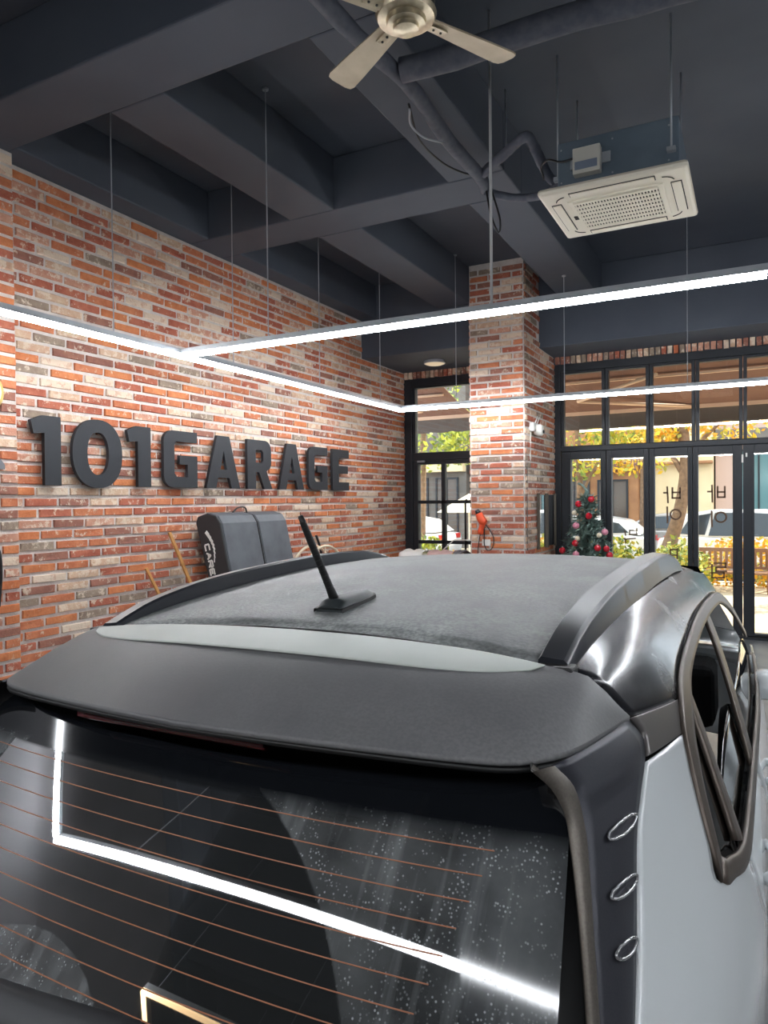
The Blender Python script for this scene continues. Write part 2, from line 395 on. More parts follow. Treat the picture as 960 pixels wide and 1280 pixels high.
glyph(2, [((834, 609), (835, 628)), ((830, 616), (834, 616)), ((840.5, 610), (840.5, 622.5)), ((850, 610), (850, 622.5)), ((840.5, 615.5), (850, 615.5)), ((840.5, 622.5), (850, 622.5)), ((834, 634), (834.5, 653))], [(844.5, 643, 5.6)], 1.9)
glyph(2, [((838, 687), (846.5, 687)), ((838, 687), (838, 694)), ((838, 694), (846.5, 694)), ((846.5, 686), (846.5, 698))], (), 1.6)
glyph(3, [((890, 607), (890.5, 627)), ((885, 614.5), (890, 614.5)), ((897, 608.5), (897, 621.5)), ((906, 608.5), (906, 621.5)), ((897, 615), (906, 615)), ((897, 621.5), (906, 621.5)), ((889.5, 639), (890, 658))], [(901, 646.5, 5.6)], 1.9)
glyph(3, [((893, 704), (907, 704)), ((907, 704), (907, 709)), ((895, 709), (907, 709)), ((895, 709), (895, 714)), ((895, 714), (908, 714)), ((890, 706), (890, 722)), ((890, 716), (905, 716)), ((890, 722), (905, 722)), ((905, 716), (905, 722))], (), 1.6)
glyph(1, [((787, 663), (796, 663)), ((787, 663), (787, 668)), ((787, 668), (796, 668)), ((796, 661), (796, 668)), ((781, 664), (782, 669)), ((782, 674), (794, 673)), ((781, 673), (782, 678))], (), 1.5)

# glazed hinged door in the bay beside the long wall
r = empty('door_1', (-4.606, YB, .02)); tag(r, 'black hinged door with six glass panes beside the brick wall', 'door', kind='structure')
inv = Matrix.Translation((4.606, -YB, -.02))
A, B = -4.526, -3.62
o = frame_rect(-4.606, -3.50, .02, 2.355, A, B, .12, 2.30, G0-.01, G1).build('leaf_frame', M_frame, r, bevel=.005); o.matrix_parent_inverse = inv
for mbx in (MB().box(-4.146, -4.084, G0, G1-.02, .12, 2.30), MB().box(A, B, G0, G1-.02, 1.705, 1.755), MB().box(A, B, G0, G1-.02, 1.10, 1.15)):
    o = mbx.build('glazing_bar', M_frame, r, bevel=.004); o.matrix_parent_inverse = inv
for xa, xb in ((A, -4.146), (-4.084, B)):
    for za, zb in ((.12, 1.10), (1.15, 1.705), (1.755, 2.30)):
        o = pane(xa, xb, za, zb, r); o.matrix_parent_inverse = inv
o = MB().tube([(-3.74, G0-.01, 1.76), (-3.74, G0-.06, 1.74), (-3.74, G0-.06, .95), (-3.74, G0-.01, .93)], .016, 8).build('pull_handle', M_black, r, smooth=True); o.matrix_parent_inverse = inv
o = MB().box(-4.52, -4.40, G0-.045, G0-.01, 2.33, 2.36).build('door_closer', M_steel, r, bevel=.004); o.matrix_parent_inverse = inv
tag(MB().box(-3.50, -3.03, YB-.05, YB+.05, 0, 2.36).build('wall_infill', M_dark), 'narrow dark panel between the hinged door and the pillar', 'panel', kind='structure')

# ------------------------------------------------------------------ linear LED lights
M_led = mat('led_diffuser', (246, 250, 255), .4, emit=LED)
M_alu = mat('aluminium_profile', (176, 180, 184), .35, metal=.6)
def led_run(label, p0, p1, joints, wires, ztop=ZS, z=2.872, w=.050, h=.034, group='linear LED lights hung in a frame'):
    p0, p1 = np.array([*p0, z]), np.array([*p1, z]); d = (p1-p0)/np.linalg.norm(p1-p0); L = np.linalg.norm(p1-p0); n = np.array([-d[1], d[0], 0])
    r = empty('linear_light', p0); tag(r, label, 'light', group)
    inv = Matrix.Translation(-Vector(p0))
    def put(mb, nm, m, par=r, **k):
        o = mb.build(nm, m, par, **k); o.matrix_parent_inverse = inv if par is r else Matrix.Identity(4); return o
    c = (p0+p1)/2
    ho = put(MB().obox(c+[0, 0, .012+h/2], d*L/2, n*w/2, [0, 0, h/2]).obox(c+[0, 0, .012+h+.003], d*L/2, n*w*.30, [0, 0, .003]), 'housing', M_alu)
    cuts = [0]+sorted(joints)+[L]
    for a, b in zip(cuts, cuts[1:]):
        q = p0+d*(a+b)/2; e = (b-a)/2-.004
        P = []
        for k in range(7):
            t = math.pi*k/6; P.append([q-d*e+n*(w*.47*math.cos(t))+np.array([0, 0, 0.0125-.034*math.sin(t)]), q+d*e+n*(w*.47*math.cos(t))+np.array([0, 0, 0.0125-.034*math.sin(t)])])
        put(MB().grid(P).obox(q+[0, 0, .010], d*e, n*w*.46, [0, 0, .002]), 'diffuser', M_led, smooth=False)
    for s, zt in wires:
        q = p0+d*s; put(MB().tube([q+[0, 0, h], [q[0], q[1], zt]], .0045, 6), 'suspension_rod', M_steel)
        put(MB().lathe([(0, 0), (.022, 0), (.022, -.012), (.0, -.014)], 12, (q[0], q[1], zt)), 'rod_anchor', M_steel)
    return r
XLED, YC, YD = -3.865, 4.05, 7.83
led_run('LED light run parallel to the long brick wall', (XLED, 1.9), (XLED, YD-.03), [.75, 3.6, 4.8], [(1.52, ZS), (2.77, ZS), (4.10, ZS), (5.40, ZS)])
led_run('nearer LED cross run joining at the brick wall side, hung below the fan', (XLED+.03, YC), (2.4, YC), [.85, 2.62, 3.90, 5.1], [(.80, ZS), (4.4, ZS), (6.0, ZS)])
led_run('far LED cross run passing in front of the brick pillar', (XLED-.03, YD), (2.4, YD), [2.0, 3.95, 5.6], [(.77, ZS), (2.05, ZW), (3.3, ZS), (5.2, ZS)])
led_run('LED cross run over the rear of the car', (-4.45, -.84), (2.4, -.84), [1.55, 2.75, 4.2, 5.6], [(1.0, ZS), (3.0, ZS), (5.0, ZS)])
led_run('added unseen LED run on the far side, brightening the white car side', (2.43, -.84), (2.43, YD), [2.0, 4.0, 6.0], [(1.5, ZS), (4.4, ZS), (7.4, ZS)])  # added run out of view, put in to light the white quarter panel
led_run('short LED run beside the brick wall at the rear end', (-4.45, -.81), (-4.45, .9), [1.2], [(.8, ZS)])
# conduit hanging beside the nearer cross run
tag(MB().tube([(-1.385, YC, ZS), (-1.385, YC, 2.92)], .009, 8).build('conduit', mat('conduit_grey', (186, 186, 186), .5), smooth=True), 'thin grey conduit dropping from ceiling to the nearer LED run', 'conduit')
# lamp at the rear end of the room, seen mirrored in the rear window
fl = empty('pendant_light', (-2.70, -2.45, 2.85)); tag(fl, 'warm rectangular pendant light frame at the rear of the garage', 'light')
M_warm = mat('warm_diffuser', (255, 214, 160), .4, emit=3.0)
for a, b in (((-.66, .74), (.66, .74)), ((.66, .74), (.66, -.74)), ((.66, -.74), (-.66, -.74)), ((-.66, -.74), (-.66, .74))):
    c = np.array([(a[0]+b[0])/2, (a[1]+b[1])/2, 0]); e = np.array([(b[0]-a[0])/2, (b[1]-a[1])/2, 0]); n_ = np.array([-e[1], e[0], 0])/np.linalg.norm(e)*.02
    tb_ = MB().obox(c+[0, 0, .02], e, n_, [0, 0, .02]).build('frame_bar', M_alu, fl); MB().obox(c-[0, 0, .006], e, n_*.9, [0, 0, .006]).build('diffuser', M_warm, tb_)
for x, y in ((-.6, .7), (.6, .7), (-.6, -.7), (.6, -.7)): MB().tube([(x, y, .03), (x, y, ZW-2.85-.02)], .003, 6).build('suspension_wire', M_steel, fl)

# ------------------------------------------------------------------ ceiling fan
M_brass = mat('brushed_brass', (196, 184, 158), .28, metal=.85, col2=(170, 158, 134), scale=30)
M_blade = mat('blade_metal', (188, 176, 152), .42, metal=.35, col2=(168, 154, 130), scale=6)
M_dkm = mat('dark_motor', (60, 58, 54), .35, metal=.6)
FC = (-1.34, 2.805); FZ = 3.86
fan = empty('ceiling_fan', (*FC, FZ)); tag(fan, 'four-bladed brass ceiling fan under the dark ceiling', 'fan')
MB().lathe([(0, .36), (.07, .36), (.07, .33), (.018, .28)], 24).build('canopy', M_brass, fan, smooth=True, sharp=35)
MB().tube([(0, 0, .12), (0, 0, .34)], .014, 12).build('downrod', M_brass, fan, smooth=True)
MB().lathe([(0, .15), (.075, .15), (.12, .12), (.13, .07), (.125, .03), (.07, .015), (0, .015)], 32).build('motor', M_dkm, fan, smooth=True, sharp=40)
MB().lathe([(0, -.062), (.014, -.062), (.055, -.056), (.058, -.038), (.085, -.034), (.089, -.012), (.125, -.006), (.135, .014), (.11, .032), (0, .032)], 36).build('hub', M_brass, fan, smooth=True, sharp=30)
for k in range(4):
    a = math.radians(150.5+90*k); d = np.array([math.cos(a), math.sin(a), 0]); n = np.array([-d[1], d[0], 0]); tilt = np.array([0, 0, .22])
    prof = [(.12, .045), (.2, .05), (.32, .058), (.46, .066), (.565, .070), (.590, .062), (.60, .035)]
    top = [[d*r_+n*hw*s+tilt*hw*s*.9+np.array([0, 0, .012]) for s in (-1, -.5, 0, .5, 1)] for r_, hw in prof]
    bl = MB().grid(top).build('blade', M_blade, fan, solid=.008)
    irn = MB().obox(d*.14+np.array([0, 0, .004]), d*.075, (n*.022+tilt*.02), [0, 0, .004]).build('blade_bracket', M_brass, bl, bevel=.003)
    for sx in (.15, .19):
        MB().lathe([(0, -.004), (.006, -.003), (.006, .001)], 8, tuple(d*sx+np.array([0, 0, -.002]))).build('screw', M_dkm, bl)

# ------------------------------------------------------------------ ceiling cassette air conditioner
M_ac = mat('ac_panel', (226, 218, 200), .45)
M_acbox = mat('ac_casing', (112, 126, 138), .45, metal=.15, col2=(98, 112, 124), scale=4)
M_slot = mat('slot_black', (16, 17, 18), .8)
ax0, ax1, ay0, ay1, az = -1.235, -.335, 4.51, 5.365, 3.70
ac = empty('air_conditioner', ((ax0+ax1)/2, (ay0+ay1)/2, az)); tag(ac, 'cream ceiling cassette air conditioner with grey metal casing', 'air conditioner')
inv = Matrix.Translation((-(ax0+ax1)/2, -(ay0+ay1)/2, -az))
def acp(mb, nm, m, par=ac, **k):
    o = mb.build(nm, m, par, **k)
    if par is ac: o.matrix_parent_inverse = inv
    return o
acp(MB().box(ax0+.11, ax1-.06, ay0+.11, ay1-.05, az+.045, az+.36), 'casing', M_acbox, bevel=.01)
pan = acp(MB().box(ax0, ax1, ay0, ay1, az, az+.045), 'face_panel', M_ac, bevel=.025)
gx0, gx1, gy0, gy1 = -1.045, -.525, 4.72, 5.17
acp(MB().box(gx0-.035, gx1+.035, gy0-.035, gy1+.035, az-.008, az+.01), 'intake_frame', M_ac, bevel=.006)
acp(MB().box(gx0, gx1, gy0, gy1, az-.010, az-.006), 'intake_recess', M_slot)
for i in range(27):
    x = gx0+(i+.5)*(gx1-gx0)/27; acp(MB().box(x-.0045, x+.0045, gy0, gy1, az-.016, az-.009), 'grille_bar', M_ac)
for i in range(8):
    y = gy0+i*(gy1-gy0)/7; acp(MB().box(gx0, gx1, y-.010, y+.010, az-.017, az-.010), 'grille_bar', M_ac)
for (x0, x1, y0, y1) in ((gx0+.0, gx1+.0, ay0+.05, ay0+.115), (gx0, gx1, ay1-.115, ay1-.05), (ax0+.05, ax0+.115, gy0-.02, gy1+.02), (ax1-.115, ax1-.05, gy0-.02, gy1+.02)):
    fl = acp(MB().box(x0, x1, y0, y1, az-.003, az+.004), 'air_slot', M_slot)
    MBf = MB().box(x0+.006, x1-.006, y0+.006, y1-.012, az-.008, az-.002)
    MBf.build('louvre', M_ac, fl).matrix_parent_inverse = Matrix.Identity(4)
for cx, cy in ((ax0+.12, ay0+.12), (ax1-.12, ay0+.12), (ax0+.12, ay1-.12), (ax1-.12, ay1-.12)):
    sx, sy = (1 if cx < -.78 else -1), (1 if cy < 4.9 else -1); P = [(cx+sx*(.05-.08*math.cos(t)), cy+sy*(.05-.08*math.sin(t)), az-.001) for t in np.linspace(.2, 1.37, 8)]
    acp(MB().tube(P, .0035, 6), 'corner_slot', M_slot)
acp(MB().box(-1.09, -1.065, 4.93, 4.99, az-.011, az-.007), 'display', M_slot)
eb = acp(MB().box(-1.015, -.845, ay0+.045, ay0+.112, az+.11, az+.275), 'control_box', mat('ac_box_cover', (198, 196, 186), .5), bevel=.006)
acp(MB().box(-1.04, -.79, ay0+.095, ay0+.114, az+.17, az+.235), 'box_bracket', M_steel)
acp(MB().box(-1.0, -.862, ay0+.042, ay0+.046, az+.135, az+.185), 'rating_label', mat('label_grey', (112, 122, 138), .5))
for cx, cy in ((ax0+.10, ay0+.16), (ax1-.10, ay0+.09), (ax0+.10, ay1-.10), (ax1-.10, ay1-.10)):
    acp(MB().tube([(cx, cy, az+.16), (cx, cy, ZS)], .006, 8), 'hanger_rod', M_steel, smooth=True)
    acp(MB().box(cx-.025, cx+.025, cy-.02, cy+.02, az+.14, az+.165), 'hanger_bracket', M_steel)
for x in (-1.10, -.78, -.45):
    for zz in (az+.10, az+.31): acp(MB().lathe([(0, -.004), (.006, -.003), (.006, .0)], 8, (x, ay0+.109, zz), axis='y'), 'screw', M_steel)

# insulated pipes along the ceiling
M_pipe = mat('pipe_wrap', (74, 78, 90), .7, col2=(92, 95, 104), scale=18, bump=.5, bscale=30)
def pipe(label, pts, r, group=None, n=40):
    P = catmull(pts, n); R_ = random.Random(len(label)); rs = [r*(1+R_.uniform(-.07, .09)) for _ in P]
    o = MB().tube(P, rs, 12).build('insulated_pipe', M_pipe, smooth=True); return tag(o, label, 'pipe', group)
g = 'insulated pipes under the ceiling'
pipe('long wrapped pipe running below the wide beam', [(-1.83, .3, 4.13), (-1.80, 2.8, 4.12), (-1.76, 3.3, 4.11), (-1.72, 3.7, 4.10), (-1.76, 4.3, 4.10), (-1.755, 4.9, 4.10), (-1.78, 5.08, 4.08)], .044, g)
pipe('thick wrapped pipe crossing behind the fan towards the right wall', [(-1.70, 3.49, 4.10), (-1.45, 3.53, 4.11), (-.8, 3.54, 4.12), (0, 3.6, 4.12), (2, 3.6, 4.12), (XR-.02, 3.6, 4.12)], .064, g)
pipe('short wrapped pipe branching off towards the cassette unit', [(-1.72, 4.86, 4.10), (-1.50, 4.72, 4.14), (-1.34, 4.62, 4.16), (-1.31, 4.70, 4.14), (-1.27, 4.95, 4.02), (-1.20, 5.05, 3.97)], .034, g)
pipe('thin wrapped pipe looping into the side of the cassette unit', [(-1.78, 5.06, 4.06), (-1.6, 5.17, 4.02), (-1.4, 5.15, 3.98), (-1.25, 5.0, 3.94), (-1.12, 4.9, 3.93)], .028, g)
for k, (pts, lb) in enumerate((([(-1.30, 4.95, 4.0), (-1.28, 4.80, 4.02), (-1.2, 4.68, 4.0), (-1.10, 4.60, 3.93), (-1.0, 4.57, 3.92)], 'black cable curving into the control box of the cassette unit'),
                               ([(-1.75, 5.02, 4.04), (-1.71, 5.0, 3.85), (-1.66, 5.02, 3.72), (-1.64, 5.0, 3.80), (-1.70, 5.0, 4.02)], 'black cable loop dangling below the pipe elbow'),
                               ([(-1.85, 3.9, 4.16), (-1.92, 4.2, 4.10), (-1.93, 4.6, 4.12), (-1.86, 4.85, 4.13), (-1.78, 4.9, 4.12)], 'thin wire sagging beside the long wrapped pipe'),
                               ([(-1.82, 3.85, 4.10), (-1.86, 3.95, 4.06), (-1.82, 4.05, 4.02), (-1.76, 4.2, 4.04)], 'pale frayed wires tied to the long wrapped pipe'))):
    tag(MB().tube(catmull(pts, 24), .007, 6).build('cable', M_black if k != 3 else M_steel, smooth=True), lb, 'cable')
tag(MB().tube([(-1.552, 4.876, ZS), (-1.552, 4.876, 4.2), (-1.57, 4.80, 4.13)], .006, 8).build('threaded_rod', M_steel, smooth=True), 'threaded rod holding up the wrapped pipe by the beam', 'rod')
# surface light under the deep beam
cl = empty('ceiling_light', (-3.94, 9.07, ZF)); tag(cl, 'round flush ceiling light near the hinged glass door', 'light')
MB().lathe([(0, 0), (.15, 0), (.15, -.035), (.138, -.04)], 32).build('ring', M_steel, cl, smooth=True, sharp=30)
MB().lathe([(.138, -.04), (.10, -.055), (.05, -.062), (0, -.063)], 32).build('shade', mat('lamp_shade', (216, 196, 164), .5, emit=.25), cl, smooth=True)

# ------------------------------------------------------------------ wall letters
M_let = mat('letter_black', (48, 50, 54), .55, spec=.3)
def arc(cx, cy, r, a0, a1, n=6, ry=None):
    ry = ry or r
    return [(cx+r*math.cos(math.radians(a0+(a1-a0)*k/n)), cy+ry*math.sin(math.radians(a0+(a1-a0)*k/n))) for k in range(n+1)]
def sup(cx, cy, rx, ry, p, n=40):
    return [(cx+rx*math.copysign(abs(math.cos(2*math.pi*k/n))**(2/p), math.cos(2*math.pi*k/n)), cy+ry*math.copysign(abs(math.sin(2*math.pi*k/n))**(2/p), math.sin(2*math.pi*k/n))) for k in range(n)]
GLY = {'1': [[(0, .92), (.38, 1), (1, 1), (1, 0), (.44, 0), (.44, .75), (.09, .73)]],
       '0': [sup(.5, .5, .5, .53, 2.25), sup(.5, .5, .215, .33, 2.25)],
       'G': [[(1, 1)]+arc(.26, .80, .26, 90, 180, 5, .20)+arc(.26, .20, .26, 180, 270, 5, .20)+[(1, 0), (1, .57), (.46, .57), (.46, .41), (.70, .41), (.70, .19), (.37, .19), (.31, .25), (.31, .75), (.37, .81), (1, .81)]],
       'A': [[(0, 0), (.32, 1), (.68, 1), (1, 0), (.74, 0), (.67, .20), (.34, .20), (.28, 0)], [(.41, .36), (.60, .36), (.51, .72)]],
       'R': [[(0, 0), (0, 1), (.70, 1)]+arc(.72, .80, .24, 80, 0, 4, .2)+[(.96, .52), (.90, .42), (.76, .37), (1, 0), (.67, 0), (.46, .34), (.33, .34), (.33, 0)], [(.33, .54), (.33, .80), (.58, .80), (.63, .75), (.63, .59), (.58, .54)]],
       'E': [[(0, 0), (1, 0), (1, .20), (.38, .20), (.38, .41), (.93, .41), (.93, .60), (.38, .60), (.38, .80), (1, .80), (1, 1), (0, 1)]]}
LT = [('1', 3.333, 3.605, 'black raised digit 1 that begins the wall lettering'), ('0', 3.68, 4.19, 'black raised round digit 0 in the wall lettering'),
      ('1', 4.213, 4.505, 'black raised digit 1 between the 0 and a letter G'), ('G', 4.618, 5.085, 'black raised letter G right after the digits'),
      ('A', 5.162, 5.708, 'black raised letter A between a G and the R'), ('R', 5.781, 6.255, 'black raised letter R, the only one on the wall'),
      ('A', 6.323, 6.867, 'black raised letter A right after the R'), ('G', 6.905, 7.386, 'black raised letter G right before the final E'), ('E', 7.433, 7.905, 'black raised letter E that ends the wall lettering')]
for k, (ch, y0, y1, lb) in enumerate(LT):
    y0 += .02+.006*k
    o = shape2d('sign_letter', [[(p[0]*(y1-y0), p[1]*.518) for p in lp] for lp in GLY[ch]], .032, M_let, ((XL+.058, y0, 1.894), (0, 1, 0), (0, 0, 1), (1, 0, 0)))
    tag(o, lb, 'letter', 'raised letters on the brick wall')

# ------------------------------------------------------------------ things by the long wall
M_mat1 = mat('black_vinyl', (46, 47, 49), .6); M_mat2 = mat('grey_vinyl', (98, 102, 107), .55, col2=(84, 88, 93), scale=6)
pad = empty('folding_mat', (XL+.35, 5.6, .0)); tag(pad, 'black and grey folding pad leaning on the brick wall, white lettering on its side', 'mat')
inv = Matrix.Translation((-(XL+.35), -5.6, 0))
def padp(y0, y1, nm, m):
    # tall padded leaf leaning against the wall: profile in (x out of wall, z)
    pr = [(.42, .35), (.66, .35), (.50, 1.02), (.38, 1.56), (.33, 1.63), (.22, 1.655), (.10, 1.62), (.08, 1.56)]
    vs = []; n = len(pr)
    for y in (y0, y1): vs += [(XL+x, y, z) for x, z in pr]
    fs = [tuple(range(n)), tuple(range(n, 2*n))[::-1]]+[(k, n+k, n+(k+1) % n, (k+1) % n) for k in range(n)]
    o = MB().add(vs, [f_[::-1] for f_ in fs]).build(nm, m, pad, bevel=.012); o.matrix_parent_inverse = inv; return o
padp(5.06, 5.085, 'side_cover', M_mat1)
a = padp(5.09, 5.60, 'pad_leaf', M_mat2); b = padp(5.63, 6.10, 'pad_leaf', M_mat2)
o = padp(5.602, 5.628, 'centre_fold', M_black)
hd = MB().tube(catmull([(XL+.20, 5.45, 1.65), (XL+.21, 5.52, 1.70), (XL+.22, 5.62, 1.70), (XL+.23, 5.64, 1.63)], 14), .008, 6).build('carry_strap', M_black, pad, smooth=True); hd.matrix_parent_inverse = inv
# white lettering down the side cover
mb = MB()
d_ = np.array([.26, -1.02]); d_ /= np.linalg.norm(d_); nn = np.array([-d_[1], d_[0]])
def sidept(s, t): q = np.array([.20, 1.50])+d_*s+nn*t; return (XL+q[0], 5.058, q[1])
def sidebar(s0, t0, s1, t1, hw=.008):
    A_, B_ = np.array(sidept(s0, t0)), np.array(sidept(s1, t1)); e = (B_-A_)/2; t = np.cross(e/np.linalg.norm(e), [0, 1, 0]); mb.obox((A_+B_)/2, e, [0, .0015, 0], t*hw)
def word(txt, s):
    F5 = {'C': [(1, 1, 0, 1), (0, 1, 0, 0), (0, 0, 1, 0)], 'A': [(0, 0, .5, 1), (.5, 1, 1, 0), (.2, .4, .8, .4)], 'R': [(0, 0, 0, 1), (0, 1, 1, 1), (1, 1, 1, .5), (1, .5, 0, .5), (.4, .5, 1, 0)], 'E': [(0, 0, 0, 1), (0, 1, 1, 1), (0, .5, .8, .5), (0, 0, 1, 0)], 'M': [(0, 0, 0, 1), (0, 1, .5, .4), (.5, .4, 1, 1), (1, 1, 1, 0)], 'N': [(0, 0, 0, 1), (0, 1, 1, 0), (1, 0, 1, 1)]}
    for ch in txt:
        for x0, y0, x1, y1 in F5.get(ch, []): sidebar(s+x0*.058, -.045+y0*.048, s+x1*.058, -.045+y1*.048, .008)
        s += .078
        o = mb.build('side_letter', M_white, pad); o.matrix_parent_inverse = inv; mb.__init__()
    return s
s = word('CARE', .14); word('MAN', s+.05)
for k in range(8):
    t0, t1 = k/8, (k+1)/8; sidebar(.02+.30*t0, .04*math.sin(3*t0)+.02*t0, .02+.30*t1, .05*math.sin(3*t1)+.02*t1, .014*(1-t0)+.003)
o = mb.build('side_logo', M_white, pad); o.matrix_parent_inverse = inv; tag(o, 'white swoosh logo')
M_wood = mat('pale_wood', (202, 146, 84), .6, col2=(178, 122, 66), scale=20)
def stick(label, p, q, hw):
    p, q = np.array(p), np.array(q); e = (q-p)/2; t = np.cross(e/np.linalg.norm(e), [1, 0, 0]); t /= np.linalg.norm(t)
    tag(MB().obox((p+q)/2, e, t*hw, np.array([1, 0, 0])*hw*.7).build('wooden_stick', M_wood, bevel=.004), label, 'stick', 'sticks leaning on the brick wall')
stick('long pale wooden stick leaning on the brick wall beside the pad', (XL+.08, 4.72, 1.49), (XL+.42, 5.18, .0), .016)
stick('short wooden stick leaning low on the brick wall', (XL+.08, 4.44, 1.19), (XL+.34, 4.92, .0), .014)
# round orange floor polisher pad / hose reel behind the roof rail
hr = empty('hose_reel', (XL+.45, 6.60, .0)); tag(hr, 'orange hose reel with cream rim standing by the brick wall', 'hose reel')
M_or = mat('orange_hose', (232, 112, 66), .55); M_cream = mat('cream_plastic', (222, 208, 182), .5)
inv = Matrix.Translation((-(XL+.45), -6.60, 0))
def hp(mb, nm, m, **k): o = mb.build(nm, m, hr, **k); o.matrix_parent_inverse = inv; return o
ring = lambda R, x: [(x, 6.60+R*math.cos(t), .80+R*math.sin(t)) for t in np.linspace(0, 2*math.pi, 41)]
for x in (XL+.36, XL+.54): hp(MB().tube(ring(.46, x), .016, 8), 'rim', M_cream, smooth=True)
hp(MB().tube([p for k in range(6) for p in ring(.36-.006*k, XL+.38+.028*k)], .017, 8), 'hose', M_or, smooth=True)
for k in range(4):
    c, s_ = math.cos(k*math.pi/4), math.sin(k*math.pi/4)
    for x in (XL+.36, XL+.54): hp(MB().tube([(x, 6.60-.46*c, .80-.46*s_), (x, 6.60+.46*c, .80+.46*s_)], .009, 6), 'spoke', M_cream, smooth=True)
hp(MB().tube([(XL+.36, 6.41, 0), (XL+.36, 6.60, .80), (XL+.36, 6.79, 0)], .014, 8).tube([(XL+.54, 6.41, 0), (XL+.54, 6.60, .80), (XL+.54, 6.79, 0)], .014, 8), 'stand', M_black, smooth=True)
hp(MB().tube([(XL+.36, 6.60, .8), (XL+.54, 6.60, .8)], .03, 12), 'axle', M_black, smooth=True)
tag(MB().tube(catmull([(XL+.06, 7.16, 1.34), (XL+.05, 7.20, 1.30), (XL+.07, 7.26, 1.10), (XL+.12, 7.32, .6), (XL+.18, 7.34, .0)], 20), [.016]*6+[.012]*14, 8).build('squeegee_handle', M_black, smooth=True), 'black handle of a tool leaning beside the hose reel', 'tool')
# things hung on the pilaster at the near end of the wall
XP = XL+.15
ex = empty('fire_extinguisher', (XP+.09, 2.865, .95)); tag(ex, 'red fire extinguisher on the brick pilaster', 'fire extinguisher')
M_red = mat('extinguisher_red', (196, 28, 30), .3, coat=.4)
MB().lathe([(0, 0), (.07, 0), (.078, .015), (.078, .38), (.06, .44), (.03, .47), (.025, .50), (0, .50)], 24).build('cylinder', M_red, ex, smooth=True, sharp=40)
MB().box(-.02, .02, -.06, .09, .50, .53).box(-.012, .012, -.02, .10, .545, .56).build('valve', M_black, ex, bevel=.004)
MB().tube(catmull([(0, .05, .52), (.02, .11, .50), (.03, .12, .35), (.03, .10, .12)], 16), .011, 8).build('hose', M_black, ex, smooth=True)
MB().obox((0, .06, .25), (.0015, 0, 0), (0, .03, .0), (0, 0, .08)).build('label', M_white, ex)
rl_ = empty('wall_lamp', (XP, 2.94, 2.52)); tag(rl_, 'round gold wall lamp on the brick pilaster', 'lamp')
MB().lathe([(0, .0), (.15, .0), (.15, .03), (.12, .045)], 32, axis='x').build('ring', mat('gold', (214, 190, 120), .35, metal=.7), rl_, smooth=True, sharp=30)
MB().lathe([(.12, .045), (.06, .06), (0, .062)], 32, axis='x').build('shade', mat('warm_shade', (250, 226, 176), .5, emit=1.2), rl_, smooth=True)
o = shape2d('wall_badge', [[(0, 0), (.12, 0), (.12, .03), (.09, .07), (.03, .085), (0, .085)]], .03, mat('badge_grey', (110, 112, 116), .5), ((XP+.012, 2.96, 1.995), (0, 1, 0), (0, 0, 1), (1, 0, 0)))
tag(o, 'grey raised badge on the brick pilaster above the extinguisher', 'badge')
# ------------------------------------------------------------------ things on the pillar
wcam = empty('wall_camera', (PX1, 8.63, 2.62)); tag(wcam, 'white wireless camera with two aerials on the pillar', 'camera')
MB().box(0, .07, -.16, -.06, -.03, .075).build('junction_box', M_white, wcam, bevel=.008)
MB().lathe([(0, .0), (.055, .01), (.075, .05), (.075, .085), (.06, .11), (0, .12)], 24, (.02, .02, -.01), axis='x').build('body', M_white, wcam, smooth=True, sharp=40)
MB().lathe([(0, .0), (.022, .0), (.022, .012), (0, .013)], 16, (.137, .02, -.03), axis='x').build('lens', M_black, wcam, smooth=True)
for y in (-.03, .06):
    MB().tube([(.05, y-.03, .06), (.05, y+.12, .17)], [.007, .009], 8).build('aerial', M_white, wcam, smooth=True)
MB().tube(catmull([(.02, -.12, -.03), (.012, -.13, -.2), (.012, -.135, -.36), (.012, -.12, -.40)], 12), .009, 6).build('cable_duct', M_white, wcam, smooth=True)
dr = empty('power_tool', (-2.975, PY0, 1.40)); tag(dr, 'orange corded hand tool hanging on the brick pillar', 'power tool')
M_tool = mat('tool_orange', (226, 84, 44), .45)
MB().tube([(-.055, -.06, .23), (-.03, -.06, .18)], [.026, .04], 12).build('nozzle', M_black, dr, smooth=True)
MB().tube(catmull([(-.03, -.06, .185), (.0, -.06, .12), (.045, -.06, .06)], 10), [.042, .045, .047, .05, .052, .053, .054, .053, .05, .044], 12).build('body', M_tool, dr, smooth=True)
MB().tube(catmull([(.03, -.06, .08), (.0, -.06, .0), (-.012, -.06, -.07)], 8), [.036, .034, .032, .032, .033, .035, .034, .028], 10).build('grip', M_tool, dr, smooth=True)
MB().tube(catmull([(-.012, -.06, -.07), (-.03, -.04, -.13), (-.06, -.03, -.32), (-.06, -.02, -.6), (-.05, -.02, -1.39)], 24), .006, 6).build('cord', M_black, dr, smooth=True)
MB().tube(catmull([(.04, -.04, .06), (.10, -.03, -.02), (.15, -.03, -.12), (.13, -.03, -.24), (.07, -.03, -.27), (.03, -.03, -.2), (.03, -.03, -.06), (.03, -.04, .05)], 30), .006, 6).build('cord_loop', M_black, dr, smooth=True)
MB().tube([(-.03, .0, .19), (-.03, -.08, .19), (-.03, -.09, .21)], .005, 6).build('hook', M_steel, dr)
tag(MB().box(-2.98, -2.87, PY0-.022, PY0-.002, 1.185, 1.265).build('socket_plate', M_white, bevel=.004), 'white socket plate on the front of the brick pillar', 'socket')
M_mir = mat('mirror_silver', (235, 235, 235), .03, metal=1)
